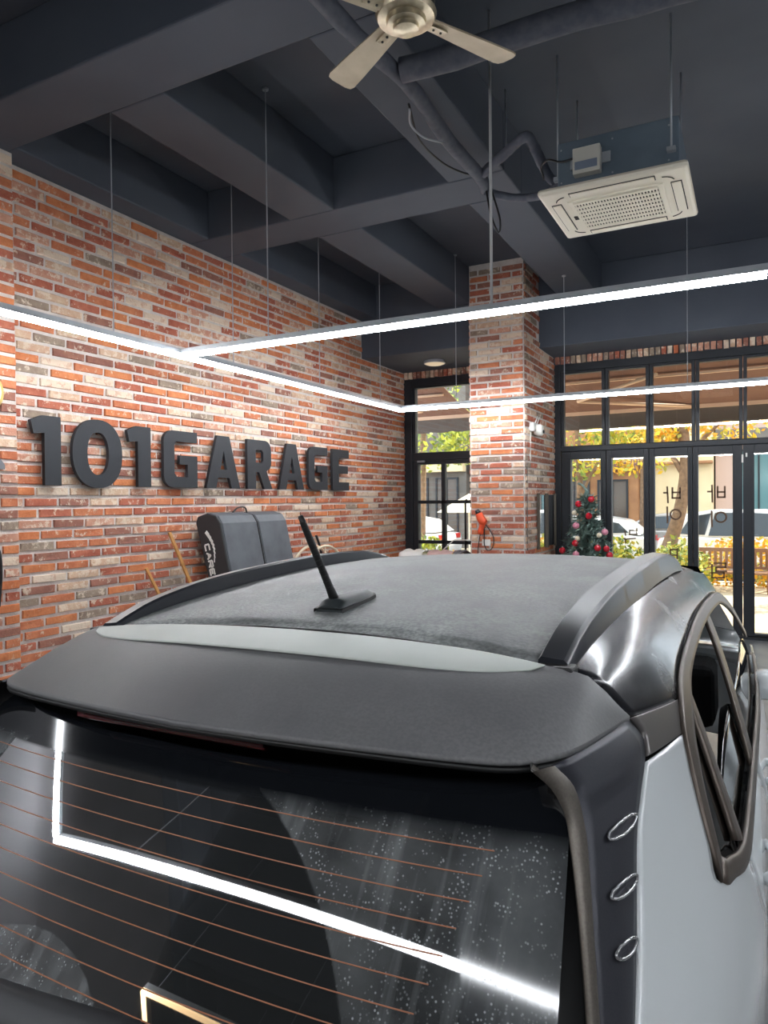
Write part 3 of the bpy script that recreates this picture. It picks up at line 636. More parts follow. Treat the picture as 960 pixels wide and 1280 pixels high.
for k, (y0, y1, lb) in enumerate(((8.80, 9.15, 'narrow mirror leaning on the pillar, nearer the hanging tool'), (9.22, 9.62, 'narrow mirror fixed beside the black door jamb'))):
    mr = empty('mirror', (PX1, (y0+y1)/2, 1.14)); tag(mr, lb, 'mirror')
    MB().box(.016, .035, y0-(y0+y1)/2, y1-(y0+y1)/2, 0, .67).build('mirror_plate', M_mir, mr)
    MB().box(.016, .05, y0-(y0+y1)/2-.025, y0-(y0+y1)/2, -.02, .69).box(.016, .05, y1-(y0+y1)/2, y1-(y0+y1)/2+.012, -.02, .69).build('mirror_frame', mat('old_wood', (92, 84, 74), .7), mr)
tag(MB().tube([(PX1+.012, PY0+.06, 2.2), (PX1+.012, PY0+.06, .0)], .007, 6).build('cable', mat('grey_cable', (110, 104, 100), .6)), 'thin grey cable down the corner of the brick pillar', 'cable')
# white folding rack with cloths in front of the hinged door
rk = empty('drying_rack', (-3.78, 8.75, 0)); tag(rk, 'white folding rack with cloths in front of the hinged glass door', 'rack')
for sx in (-.42, .42):
    MB().tube([(sx, -.25, 0), (sx, .25, 1.0)], .012, 8).tube([(sx, .25, 0), (sx, -.25, 1.0)], .012, 8).build('leg', M_white, rk, smooth=True)
MB().tube([(-.42, -.25, 1.0), (.42, -.25, 1.0)], .012, 8).tube([(-.42, .25, 1.0), (.42, .25, 1.0)], .012, 8).tube([(-.42, -.25, 1.0), (-.42, .25, 1.0)], .012, 8).tube([(.42, -.25, 1.0), (.42, .25, 1.0)], .012, 8).build('top_frame', M_white, rk, smooth=True)
MB().tube([(-.1, .25, 1.0), (.1, .32, 1.2), (.48, .32, 1.21), (.42, .25, 1.0)], .010, 8).build('wing_frame', M_white, rk, smooth=True)
for k in range(5): MB().tube([(-.42, -.2+.1*k, 1.0), (.42, -.2+.1*k, 1.0)], .005, 6).build('rail', M_white, rk, smooth=True)
R_ = random.Random(3)
for k, (x0, x1, m) in enumerate(((-.46, -.12, mat('white_cloth', (226, 224, 220), .9)), (-.05, .30, mat('pink_cloth', (206, 172, 166), .9)), (.31, .41, mat('grey_cloth', (108, 104, 108), .9)))):
    P = [[(x0+(x1-x0)*i/8, -.30+.5*j/8, 1.02+.045*math.sin(math.pi*j/8)*(1+.4*math.sin(i*1.7+k))+R_.uniform(0, .012)-(.10 if j == 0 else 0)) for j in range(9)] for i in range(9)]
    c = MB().grid(P).build('cloth', m, None, smooth=True, solid=.008); c.location = (-3.78, 8.75, 0)
    tag(c, ['white cloth bunched on the folding rack', 'pink cloth laid over the folding rack', 'small grey cloth at the end of the folding rack'][k], 'cloth')

# ------------------------------------------------------------------ christmas tree
M_ndl = mat('fir_needles', (104, 130, 122), .7, col2=(138, 158, 150), scale=25)
xt = empty('christmas_tree', (-1.875, 9.10, 0)); tag(xt, 'dark green artificial christmas tree beside the pillar', 'christmas tree')
MB().tube([(0, 0, .0), (0, 0, 1.78)], [.025, .012], 8).build('trunk', mat('trunk_brown', (70, 52, 40), .8), xt)
MB().lathe([(0, 0), (.18, 0), (.20, .02), (.17, .20), (.15, .20), (0, .18)], 20).build('pot', M_black, xt, smooth=True, sharp=40)
RT = random.Random(5); mb = MB()
for lv in range(26):
    z = .30+1.46*lv/25; R0 = .46*(1-(z-.30)/1.60)+.05; n = max(5, int(15*(1-lv/32)))
    for k in range(n):
        a = 2*math.pi*(k+RT.random()*.7)/n+lv; L = R0*RT.uniform(.8, 1.08); d = np.array([math.cos(a), math.sin(a), RT.uniform(-.15, .2)])
        for t in np.arange(.12, 1.001, .085/max(L, .12)*.36):
            c = np.array([0, 0, z])+d*L*t
            for _ in range(6):
                e = d*.5+np.array([RT.uniform(-1, 1), RT.uniform(-1, 1), RT.uniform(-.7, .9)]); e /= np.linalg.norm(e); s_ = np.cross(e, [RT.random(), RT.random(), 1]); s_ /= np.linalg.norm(s_); l = RT.uniform(.045, .08)
                mb.add([c-s_*.017, c+s_*.017, c+e*l*1.45], [(0, 1, 2)])
mb.add([(0, 0, 1.72), (.02, 0, 1.72), (.02, 0, 1.9)], [(0, 1, 2)])
tag(mb.build('needle_foliage', M_ndl, xt), kind='stuff')
MB().tube(catmull([(0, 0, 1.76), (.0, -.02, 1.86), (-.05, -.03, 1.93), (-.10, -.03, 1.95)], 10), [.02]*5+[.015]*5, 8).build('bent_tip', M_ndl, xt, smooth=True)
M_rb = mat('bauble_red', (190, 24, 44), .18, coat=.5); M_pb = mat('bauble_pink', (216, 140, 160), .3, coat=.3); M_gb = mat('bauble_cream', (220, 206, 180), .3, coat=.3)
bt = [((739, 624), 'r', 'beside the top of the tree'), ((723, 630), 'r', 'dark and half hidden below the tree top'), ((736, 645), 'r', 'large, alone in the upper middle'), ((720, 657), 'p', 'in the middle of the tree'), ((756, 665), 'p', 'at the edge of the tree towards the bifold doors'),
      ((719, 679), 'r', 'with a pale ribbon above it'), ((703, 688), 'r', 'at the edge of the tree towards the pillar'), ((720, 693), 'p', 'low in the tree below a red one'), ((747, 685), 'r', 'small, next to the pair of red ones'), ((758, 686), 'r', 'upper one of a touching pair'), ((762, 694), 'r', 'lower one of a touching pair'), ((749, 669), 'c', 'high near the pink one'), ((722, 673), 'c', 'above the middle red one'), ((718, 641), 'c', 'below the tree top')]
for (px, py), c, lb in bt:
    z = atY(px, py, 9.0)[2]; R0 = .46*(1-(z-.30)/1.60)+.08
    dx = atY(px, py, 9.05)[0]+1.875; yy = 9.10-math.sqrt(max(R0*R0-dx*dx, .01))*.96; p = atY(px, py, yy); r_ = .042 if c != 'c' else .032
    b = empty('bauble', p); tag(b, {'r': 'glossy red', 'p': 'pale pink', 'c': 'cream'}[c]+' bauble '+lb, 'bauble', 'baubles on the christmas tree')
    MB().lathe([(max(r_*math.sin(t), 0), -r_*math.cos(t)) for t in np.linspace(0, math.pi, 11)], 16).build('ball', {'r': M_rb, 'p': M_pb, 'c': M_gb}[c], b, smooth=True)
    MB().lathe([(0, r_+.012), (.010, r_+.012), (.010, r_-.003)], 10).build('cap', M_steel, b)

# ------------------------------------------------------------------ outdoors
def leaves(c, rad, n, size, rnd, flat=1.0, mb=None):
    mb = mb or MB()
    for _ in range(n):
        while True:
            p = np.array([rnd.uniform(-1, 1) for _ in range(3)])
            if .25 < p@p < 1: break
        q = np.array(c)+p*np.array(rad)
        e = np.array([rnd.gauss(0, 1) for _ in range(3)]); e /= np.linalg.norm(e); f_ = np.cross(e, [rnd.gauss(0, 1) for _ in range(3)]); f_ /= np.linalg.norm(f_); l = size*rnd.uniform(.6, 1.3)
        mb.add([q-e*l, q+f_*l*.5, q+e*l, q-f_*l*.5], [(0, 1, 2, 3)], rnd.randrange(3))
    return mb
M_pave = mat('paving', (206, 190, 160), .9, col2=(188, 172, 146), scale=6)
M_road = mat('asphalt', (112, 112, 114), .9, col2=(96, 96, 98), scale=10)
tag(MB().box(-22, 22, YB+.12, 16.0, -.14, -.01).build('ground_pavement', M_pave), 'sunlit paved forecourt outside the doors', 'pavement', kind='structure')
tag(MB().box(-30, 30, 16.0, 23.5, -.2, -.10).build('ground_road', M_road), 'asphalt street beyond the forecourt', 'road', kind='structure')
tag(MB().box(-30, 30, 23.5, 34, -.2, -.0).build('ground_far_pavement', M_pave), 'far pavement across the street', 'pavement', kind='structure')
kerb = MB().box(-22, 22, 16.0, 16.18, -.14, .02).build('kerb', mat('kerb_stone', (170, 166, 158), .9)); tag(kerb, 'stone kerb along the street', 'kerb', kind='structure')
# paving slabs close to the doors
M_slab = [mat('slab_a', (214, 198, 168), .9, col2=(200, 182, 152), scale=9), mat('slab_b', (202, 184, 154), .9, col2=(190, 172, 142), scale=9)]
sm = MB().box(-.245, .245, -.245, .245, 0, .012).build('slab_tmp', M_slab[0]); sme = sm.data; bpy.data.objects.remove(sm)
pvp = [o for o in COL.objects if o.name == 'ground_pavement'][0]
for i in range(10):
    for j in range(12):
        b = bpy.data.objects.new('paving_slab', sme); COL.objects.link(b); b.parent = pvp; b.location = (-2.3+.5*i, YB+.45+.5*j, -.008); b.material_slots[0].link = 'OBJECT'; b.material_slots[0].material = M_slab[(i*7+j*3) % 2]
# awning over the glazing
M_awn = mat('awning_fabric', (122, 88, 78), .85, col2=(112, 80, 72), scale=2); M_awg = mat('awning_valance', (98, 90, 86), .9); M_arm = mat('awning_arm', (226, 190, 164), .5)
def awning(label, x0, x1, ye, ze, zv):
    r = empty('awning', ((x0+x1)/2, YB+.16, 3.62)); tag(r, label, 'awning', 'awnings outside the glazing'); inv = Matrix.Translation((-(x0+x1)/2, -YB-.16, -3.62))
    def q(mb, nm, m, **k): o = mb.build(nm, m, r, **k); o.matrix_parent_inverse = inv; return o
    q(MB().grid([[(x0+(x1-x0)*i/8, YB+.16+(ye-YB-.16)*j/4, 3.66+(ze-3.66)*j/4-.02*math.sin(math.pi*j/4)) for j in range(5)] for i in range(9)]), 'fabric', M_awn, solid=.01)
    q(MB().box(x0, x1, ye-.03, ye+.03, ze-.05, ze+.03), 'front_bar', M_arm)
    q(MB().grid([[(x0+(x1-x0)*i/40, ye+.02, ze-.04-(ze-zv)*j/2-(.02*abs(math.sin(i*math.pi/4)) if j == 2 else 0)) for j in range(3)] for i in range(41)]), 'valance', M_awg, solid=.006)
    q(MB().box(x0, x1, YB+.16, YB+.26, 3.56, 3.62), 'wall_box', M_awg)
    q(MB().box(x0+.1, x1-.1, YB+.75, YB+.80, 3.45, 3.48), 'roller_tube', M_arm)
    for s_, xa in ((1, x0+.9), (-1, x1-.9)):
        xm = xa+s_*.95; ym = (YB+.3+ye)/2
        q(MB().tube([(xm, YB+.3, 3.42), (xa-.3*s_, ym, 3.26)], .028, 8), 'arm', M_arm, smooth=True); q(MB().tube([(xa-.3*s_, ym, 3.26), (xm+.3*s_, ye-.05, ze-.02)], .028, 8), 'arm', M_arm, smooth=True)
awning('terracotta awning outside the bifold doors', -3.0, 3.6, 12.0, 3.20, 2.97)
awning('terracotta awning outside the hinged glass door', -8.2, -4.35, 11.6, 3.25, 3.02)
# hedge, shrubs
M_leaf = [mat('leaf_yellow', (206, 186, 62), .7), mat('leaf_lime', (168, 174, 70), .7), mat('leaf_green', (116, 136, 66), .7)]
M_gold = [mat('leaf_gold', (238, 192, 50), .7), mat('leaf_amber', (226, 168, 54), .7), mat('leaf_olive', (176, 170, 74), .7)]
M_grn = [mat('leaf_mid', (150, 160, 66), .7), mat('leaf_fresh', (196, 198, 74), .7), mat('leaf_deep', (108, 128, 64), .7)]
RO = random.Random(21)
def shrub(label, c, rad, n, pal, size=.06):
    r = empty('shrub', (c[0], c[1], 0)); tag(r, label, 'shrub', 'shrubs in the street planting')
    o = leaves((0, 0, c[2]), rad, n, size, RO).build('foliage', pal, r); tag(o, kind='stuff')
    MB().tube([(0, 0, -.02), (.02, .02, c[2])], [.03, .015], 6).tube([(0, 0, .1), (.2*rad[0], .1, c[2])], [.02, .01], 6).tube([(0, 0, .1), (-.3*rad[0], -.05, c[2])], [.02, .01], 6).build('stems', mat('stem', (104, 82, 58), .8), r)
shrub('yellow-green shrub behind the second bifold leaf', (-2.35, 13.6, .45), (.75, .45, .62), 1500, M_leaf)
shrub('yellow-green shrub behind the third bifold leaf', (-1.25, 13.9, .40), (.65, .4, .52), 1300, M_leaf)
shrub('tall sparse shrub beside the wooden bench', (-1.15, 13.3, .45), (.42, .35, .66), 500, M_leaf)
shrub('low yellow shrub behind the wooden bench', (-.1, 15.5, .45), (1.0, .35, .55), 1300, M_gold)
shrub('feathery shrub beyond the far end of the bench', (.62, 13.2, .65), (.35, .3, .72), 450, M_leaf)
shrub('green shrub behind the christmas tree', (-3.3, 13.6, .4), (.6, .4, .5), 900, M_grn)
shrub('shrub seen through the hinged glass door', (-6.15, 13.5, .45), (.6, .45, .6), 1100, M_grn)
shrub('golden shrub seen low through the hinged glass door', (-5.4, 13.2, .30), (.6, .4, .45), 900, M_gold)
# wooden bench
M_bw = mat('bench_wood', (150, 108, 78), .75, col2=(130, 92, 66), scale=12)
bn = empty('park_bench', (.2, 14.6, -.01)); tag(bn, 'long brown slatted wooden bench facing the doors', 'bench')
MB().box(-1.2, 1.3, .22, .27, .74, .81).build('top_rail', M_bw, bn); MB().box(-1.2, 1.3, .20, .25, .42, .47).build('lower_rail', M_bw, bn)
for k in range(26): MB().box(-1.16+.096*k, -1.11+.096*k, .215, .24, .46, .75).build('back_slat', M_bw, bn)
for k in range(4): MB().box(-1.2, 1.3, -.28+.12*k, -.18+.12*k, .36, .40).build('seat_slat', M_bw, bn)
for x in (-1.15, .05, 1.22):
    for y in (-.24, .2): MB().box(x-.035, x+.035, y-.035, y+.035, 0, .40 if y < 0 else .80).build('leg', M_bw, bn)
# street trees
M_bark = mat('bark', (140, 112, 88), .9, col2=(110, 88, 70), scale=14, bump=.6, bscale=20)
def tree(label, trunk, r0, blobs, pal, n, size, branches=()):
    b = trunk[0]; r = empty('street_tree', b); tag(r, label, 'tree', 'trees along the street'); inv = Matrix.Translation((-b[0], -b[1], -b[2]))
    P = catmull(trunk, 14); mb = MB().tube(P, [r0*(1.35 if i == 0 else 1)*(1-.55*i/13) for i in range(14)], 10)
    for q in branches: mb.tube(catmull(q, 8), [r0*.42*(1-.7*i/7) for i in range(8)], 7)
    o = mb.build('trunk', M_bark, r, smooth=True); o.matrix_parent_inverse = inv
    mb = MB()
    for c, rad in blobs: leaves(c, rad, n, size, RO, mb=mb)
    o = mb.build('crown', pal, r); o.matrix_parent_inverse = inv; tag(o, kind='stuff')
tree('leaning street tree with golden leaves behind the mirrored lettering', [(-1.75, 15.2, -.02), (-1.52, 15.2, .75), (-1.30, 15.2, 1.5), (-1.20, 15.2, 2.3), (-1.22, 15.2, 3.1), (-1.3, 15.2, 4.0)], .16,
     [((-1.75, 15.2, 2.95), (.5, .5, .35)), ((-.55, 15.4, 3.25), (.85, .6, .5)), ((-1.4, 15.3, 4.2), (1.5, 1.2, .9))], M_gold, 420, .07,
     [[(-1.22, 15.2, 2.2), (-1.5, 15.2, 2.7), (-1.8, 15.2, 3.2)], [(-1.2, 15.2, 2.5), (-.9, 15.3, 2.9), (-.5, 15.4, 3.3)], [(-1.21, 15.2, 2.8), (-1.5, 15.2, 3.3), (-2.0, 15.2, 3.8)]])
tree('green-yellow street tree behind the first bifold leaf', [(-3.4, 15.6, -.02), (-3.35, 15.6, 1.5), (-3.4, 15.6, 3.2), (-3.5, 15.6, 4.5)], .09,
     [((-3.4, 15.6, 3.0), (1.0, .7, .9)), ((-2.5, 16.0, 3.2), (.8, .7, .6)), ((-3.4, 15.6, 4.4), (1.5, 1.2, .9))], M_leaf, 600, .07, [[(-3.35, 15.6, 1.8), (-3.0, 15.6, 2.5), (-2.6, 15.8, 3.2)]])
tree('amber street tree behind the second bifold leaf', [(-2.75, 20.5, -.02), (-2.7, 20.5, 1.8), (-2.75, 20.5, 3.8)], .10, [((-2.7, 20.5, 3.4), (1.1, .8, 1.1)), ((-3.6, 20.7, 3.2), (.8, .7, .9))], M_gold, 520, .08)
tree('bright yellow-green tree seen through the fanlight by the brick wall', [(-7.1, 15.4, -.02), (-7.05, 15.4, 1.6), (-7.0, 15.4, 3.2), (-7.0, 15.4, 4.6)], .11,
     [((-7.0, 15.4, 3.5), (1.2, .9, 1.1)), ((-5.9, 15.6, 3.1), (.8, .7, .55)), ((-7.6, 15.5, 4.6), (1.5, 1.1, 1.0))], M_grn, 900, .075)
tree('orange-tipped tree towards the pillar beyond the hinged door', [(-5.6, 17.0, -.02), (-5.55, 17.0, 1.8), (-5.5, 17.0, 3.4)], .09, [((-5.4, 17.0, 3.2), (.7, .6, .7))], [M_gold[1], mat('leaf_red', (222, 96, 60), .7), M_grn[1]], 500, .07)
# parked cars
M_cw = mat('street_car_white', (232, 230, 226), .25, coat=.6); M_cg = mat('street_car_glass', (52, 60, 66), .08); M_ty = mat('tyre', (28, 28, 28), .8); M_tl = mat('tail_red', (196, 40, 36), .3)
M_cs = mat('street_car_silver', (176, 170, 166), .3, metal=.3, coat=.5)
def street_car(label, x, y, flip, body, suv=True):
    r = empty('parked_car', (x, y, -.10)); tag(r, label, 'car', 'cars parked along the street'); r.rotation_euler = (0, 0, math.pi if flip else 0)
    hi = 1.58 if suv else 1.42
    lower = [(-2.1, .35), (-2.15, .62), (-2.05, .84), (-1.2, .92), (1.65, .98), (2.1, .92), (2.15, .6), (2.1, .35)]
    cab = [(-1.25, .92), (-.55, hi-.06), (-.1, hi), (.95, hi), (1.55, hi-.10), (1.95, .98)]
    def ext(pr, w0, w1, n_, m):
        vs = [(px, -w0 if pz < 1 else -w1, pz) for px, pz in pr]+[(px, w0 if pz < 1 else w1, pz) for px, pz in pr]; k = len(pr)
        return MB().add(vs, [tuple(range(k)), tuple(range(k, 2*k))[::-1]]+[(i, k+i, k+(i+1) % k, (i+1) % k) for i in range(k)][::1]).build(n_, m, r, bevel=.05)
    ext(lower, .88, .88, 'body', body); ext(cab, .84, .66, 'cabin', body)
    for s_ in (-1, 1):
        for pr in ([(-1.02, .99), (-.50, hi-.11), (.15, hi-.07), (.15, 1.0)], [(.22, 1.0), (.22, hi-.07), (.92, hi-.07), (1.05, 1.0)], [(1.12, 1.02), (1.0, hi-.08), (1.42, hi-.16), (1.66, 1.04)]):
            MB().add([(px, s_*(.852-.18*(pz-.95)/(hi-.95)+.012), pz) for px, pz in pr]+[(px, s_*(.842-.18*(pz-.95)/(hi-.95)), pz) for px, pz in pr], [(0, 1, 2, 3), (7, 6, 5, 4), (0, 4, 5, 1), (1, 5, 6, 2), (2, 6, 7, 3), (3, 7, 4, 0)]).build('side_window', M_cg, r)
        for wx in (-1.32, 1.32):
            wh = MB().lathe([(.0, -.1), (.30, -.1), (.33, -.06), (.33, .08), (.30, .11), (.20, .11), (.19, .09), (0, .09)], 22, (wx, s_*.80, .33), axis='y', mi=0).build('wheel', M_ty, r, smooth=True, sharp=35)
            MB().lathe([(0, .112*s_), (.19, .112*s_), (.19, .05*s_)], 18, (wx, s_*.80, .33), axis='y').build('rim', M_steel, wh)
        MB().box(2.02, 2.13, s_*.62-.16, s_*.62+.16, .78, .92).build('tail_lamp', M_tl, r, bevel=.02); MB().box(-2.14, -2.02, s_*.62-.16, s_*.62+.16, .64, .76).build('head_lamp', M_white, r, bevel=.02)
street_car('white parked car beyond the wooden bench', .15, 18.2, True, M_cw); street_car('white parked car behind the leaning tree', -4.3, 18.4, False, M_cw, False)
street_car('silver parked car on the far side of the street', -2.2, 22.2, False, M_cs, False); street_car('white parked car seen through the hinged glass door', -9.6, 18.2, False, M_cw, False)
# buildings across the street
M_bg = mat('facade_cream', (232, 210, 168), .9, col2=(222, 198, 156), scale=1.5); M_bb = mat('facade_brown', (176, 128, 88), .9, col2=(150, 106, 74), scale=2); M_bgl = mat('facade_glass', (98, 132, 134), .12); M_bgd = mat('facade_glass_brown', (88, 76, 66), .15); M_bgr = mat('facade_grey', (122, 114, 106), .9, col2=(104, 98, 92), scale=2); M_bp = mat('facade_pink', (206, 176, 160), .9)
def building(label, x0, x1, y, h, m, wins, band=None, gl=None):
    r = empty('building', ((x0+x1)/2, y+2, 0)); tag(r, label, 'building', 'buildings across the street'); inv = Matrix.Translation((-(x0+x1)/2, -y-2, 0))
    def q(mb, nm, mm, par=None, **k): o = mb.build(nm, mm, par or r, **k); o.matrix_parent_inverse = inv if par is None else Matrix.Identity(4); return o
    q(MB().box(x0, x1, y, y+4, 0, h), 'wall', m)
    for a, b, c, d in wins:
        fr = q(frame_rect(a, b, c, d, a+.06, b-.06, c+.06, d-.06, y-.06, y+.02), 'window_frame', M_frame); q(MB().box(a+.06, b-.06, y-.02, y-.005, c+.06, d-.06), 'pane', gl or M_bgd, fr)
        q(MB().box((a+b)/2-.025, (a+b)/2+.025, y-.05, y-.02, c+.06, d-.06), 'mullion', M_frame, fr)
    if band: q(MB().box(x0, x1, y-.35, y, band[0], band[1]), 'sign_band', band[2], bevel=.02)
building('cream building with a thin brown ledge behind the mirrored lettering', -3.3, -1.15, 25, 8, M_bg, [(-3.0, -2.4, 4.2, 5.6), (-2.1, -1.5, 4.2, 5.6)], (2.86, 2.95, M_bb))
building('pale pink building with wide teal shop windows', -1.1, 4.6, 25.5, 9, M_bp, [(-.45, .75, .3, 3.3), (.85, 2.1, .3, 3.3), (2.3, 3.6, .3, 3.3), (-.4, .9, 4.2, 5.8), (1.2, 2.6, 4.2, 5.8)], (3.45, 3.95, M_bgr), M_bgl)
building('brown shopfront across the street left of the cream building', -9.2, -3.4, 24.6, 7, M_bb, [(-8.9, -7.8, .3, 2.5), (-7.4, -6.3, .3, 2.5), (-6.0, -4.95, .3, 2.5), (-4.7, -3.7, .3, 2.4), (-7.8, -6.4, 4.0, 5.4)], (2.7, 3.2, M_awn))
building('grey building seen through the hinged glass door', -16.5, -9.3, 24.2, 8, M_bgr, [(-16, -14.6, .3, 2.6), (-14.2, -12.6, .3, 2.6), (-12.2, -10.8, .3, 2.6), (-10.5, -9.6, .3, 2.6), (-14, -12.4, 4.2, 5.6)], (2.8, 3.3, M_bg))
# cafe parasol on the terrace beyond the hinged door
um = empty('parasol', (-5.28, 13.9, -.01)); tag(um, 'cream parasol standing outside the hinged glass door', 'parasol')
MB().tube([(0, 0, 0), (0, 0, 1.9)], .02, 8).build('pole', M_white, um); MB().lathe([(0, 0), (.22, 0), (.22, .06), (.03, .09)], 20).build('base', M_bgr, um)
MB().add([(0, 0, 1.9)]+[(.72*math.cos(k*math.pi/4), .72*math.sin(k*math.pi/4), 1.52) for k in range(8)], [(0, k+1, (k+1) % 8+1) for k in range(8)]).build('canopy', mat('parasol_cloth', (240, 226, 190), .9), um, solid=.01)

# ------------------------------------------------------------------ the car
CX0, CTH, CRO = -.8875, math.radians(1.14), math.radians(-1.11)
r_ax = np.array([math.cos(CTH)*math.cos(CRO), -math.sin(CTH)*math.cos(CRO), -math.sin(CRO)]); f_ax = np.array([math.sin(CTH), math.cos(CTH), 0]); u_ax = np.cross(r_ax, f_ax)
O_ = np.array([CX0, 0, 1.])-u_ax-.04*r_ax
car = empty('car'); tag(car, 'white hatchback with black roof, rear spoiler and dusty rear window', 'car')
mm = Matrix.Identity(4)
for i in range(3): mm[i][0], mm[i][1], mm[i][2], mm[i][3] = r_ax[i], f_ax[i], u_ax[i], O_[i]
car.matrix_world = mm

def dusty(name, col, rough, dust, dscale, lo, hi, dcol=(150, 152, 150), coat=0, metal=0, fine=220, band=None, bumpy=.12):
    """paint with a film of dried water spots: diffuse dust mixed in by object-space noise"""
    m = bpy.data.materials.new(name); m.use_nodes = True; t = m.node_tree; b = t.nodes['Principled BSDF']
    b.inputs['Metallic'].default_value = metal; b.inputs['Coat Weight'].default_value = coat; b.inputs['Coat Roughness'].default_value = .12
    tc = nd(t, 'ShaderNodeTexCoord'); n = nd(t, 'ShaderNodeTexNoise'); n.inputs['Scale'].default_value = dscale; n.inputs['Detail'].default_value = 5; n.inputs['Roughness'].default_value = .6
    t.links.new(tc.outputs['Object'], n.inputs['Vector'])
    n2 = nd(t, 'ShaderNodeTexNoise'); n2.inputs['Scale'].default_value = fine; n2.inputs['Detail'].default_value = 3; t.links.new(tc.outputs['Object'], n2.inputs['Vector'])
    r = nd(t, 'ShaderNodeMapRange'); r.inputs[1].default_value = lo; r.inputs[2].default_value = hi; t.links.new(n.outputs[0], r.inputs[0])
    r2 = nd(t, 'ShaderNodeMapRange'); r2.inputs[1].default_value = .38; r2.inputs[2].default_value = .62; t.links.new(n2.outputs[0], r2.inputs[0])
    mu = nd(t, 'ShaderNodeMath', operation='MULTIPLY'); t.links.new(r.outputs[0], mu.inputs[0])
    ad = nd(t, 'ShaderNodeMapRange'); ad.inputs[3].default_value = .45; ad.inputs[4].default_value = 1; t.links.new(r2.outputs[0], ad.inputs[0]); t.links.new(ad.outputs[0], mu.inputs[1])
    fac = mu
    if band:      # dried tide mark along the rear edge of the roof
        sx = nd(t, 'ShaderNodeSeparateXYZ'); t.links.new(tc.outputs['Object'], sx.inputs[0])
        bb = nd(t, 'ShaderNodeMapRange'); bb.inputs[1].default_value = band[0]; bb.inputs[2].default_value = band[1]; bb.inputs[3].default_value = 1; bb.inputs[4].default_value = band[2]; t.links.new(sx.outputs['Y'], bb.inputs[0])
        mu2 = nd(t, 'ShaderNodeMath', operation='MULTIPLY'); t.links.new(mu.outputs[0], mu2.inputs[0]); t.links.new(bb.outputs[0], mu2.inputs[1]); fac = mu2
    sc = nd(t, 'ShaderNodeMath', operation='MULTIPLY'); sc.inputs[1].default_value = dust; t.links.new(fac.outputs[0], sc.inputs[0])
    mx = nd(t, 'ShaderNodeMix', data_type='RGBA'); mx.inputs[6].default_value = (*lin(col), 1); mx.inputs[7].default_value = (*lin(dcol), 1); t.links.new(sc.outputs[0], mx.inputs[0]); t.links.new(mx.outputs[2], b.inputs['Base Color'])
    rr = nd(t, 'ShaderNodeMapRange'); rr.inputs[3].default_value = rough; rr.inputs[4].default_value = min(rough+.3, .9); t.links.new(fac.outputs[0], rr.inputs[0]); t.links.new(rr.outputs[0], b.inputs['Roughness'])
    bp = nd(t, 'ShaderNodeBump'); bp.inputs['Strength'].default_value = bumpy; bp.inputs['Distance'].default_value = .002; t.links.new(n2.outputs[0], bp.inputs['Height']); t.links.new(bp.outputs[0], b.inputs['Normal'])
    return m
M_roof = dusty('roof_wrap', (78, 80, 82), .42, .95, 3.6, .30, .62, (190, 194, 192), coat=.0, band=(1.35, 1.9, .55), bumpy=.5, fine=110)
M_spoil = dusty('spoiler_wrap', (92, 92, 94), .40, .55, 2.6, .36, .68, (140, 140, 140), coat=.0, fine=160)
M_side = dusty('roof_side_gloss', (34, 35, 40), .20, .06, 4, .5, .8, coat=.4, metal=.2, bumpy=.0)
M_rail = mat('roof_rail_satin', (38, 40, 46), .3)
M_garn = mat('garnish_satin', (60, 62, 70), .42, metal=.35, col2=(68, 68, 74), scale=400)
M_rim = mat('garnish_rim', (118, 112, 104), .42, metal=.55, col2=(104, 98, 92), scale=300)
M_trim = mat('trim_grey', (112, 108, 106), .38, metal=.55)
M_wfr = mat('window_trim_bronze', (98, 88, 80), .38, metal=.45)
M_cwht = mat('car_white', (226, 231, 233), .22, coat=.8, spec=.5)
M_pnl = mat('bare_panel_white', (200, 205, 199), .5, col2=(192, 198, 192), scale=5)
M_blk = mat('car_black', (14, 14, 15), .5)
M_int = mat('cabin_black', (26, 27, 30), .8)
M_belt = mat('seat_belt_grey', (104, 104, 106), .8)
WIDE = .04
def CP(mb, name, m, parent=car, **k):
    mb.v = [(u+WIDE*math.copysign(1-math.exp(-(u/.32)**2), u), v, z) for u, v, z in mb.v]     # overall body width
    if k.get('solid'):        # faces look away from the middle of the car
        V = np.array(mb.v); cc = np.array([0, 2.2, .9]); tot = 0
        for f_ in mb.f: tot += np.dot(np.cross(V[f_[1]]-V[f_[0]], V[f_[2]]-V[f_[0]]), V[list(f_)].mean(0)-cc)
        if tot < 0: mb.f = [f_[::-1] for f_ in mb.f]
    return mb.build(name, m, parent, **k)

ZT = [.3, .5, .8, .92, .97, 1.05, 1.2, 1.3, 1.37, 1.4, 1.45, 1.5, 1.53]; WT = [.80, .85, .87, .85, .838, .81, .758, .717, .682, .665, .625, .56, .52]
def pchip(x, X, Yv):      # smooth monotone-ish interpolation
    X, Yv = np.array(X), np.array(Yv); h = np.diff(X); d = np.diff(Yv)/h; mms = np.zeros(len(X))
    mms[0], mms[-1] = d[0], d[-1]
    for i in range(1, len(X)-1): mms[i] = 0 if d[i-1]*d[i] <= 0 else 2*d[i-1]*d[i]/(d[i-1]+d[i])
    x = min(max(x, X[0]), X[-1]); i = min(np.searchsorted(X, x, 'right')-1, len(X)-2); t = (x-X[i])/h[i]
    return (2*t**3-3*t*t+1)*Yv[i]+(t**3-2*t*t+t)*h[i]*mms[i]+(-2*t**3+3*t*t)*Yv[i+1]+(t**3-t*t)*h[i]*mms[i+1]
WP = np.polyfit(np.array(ZT[2:])-1.2, WT[2:], 5)
def Wd(z, v): return (np.polyval(WP, z-1.2) if z > .85 else pchip(z, ZT, WT))-.15*max(0, 1.75-v)**2-.03*max(0, v-2.8)**1.6
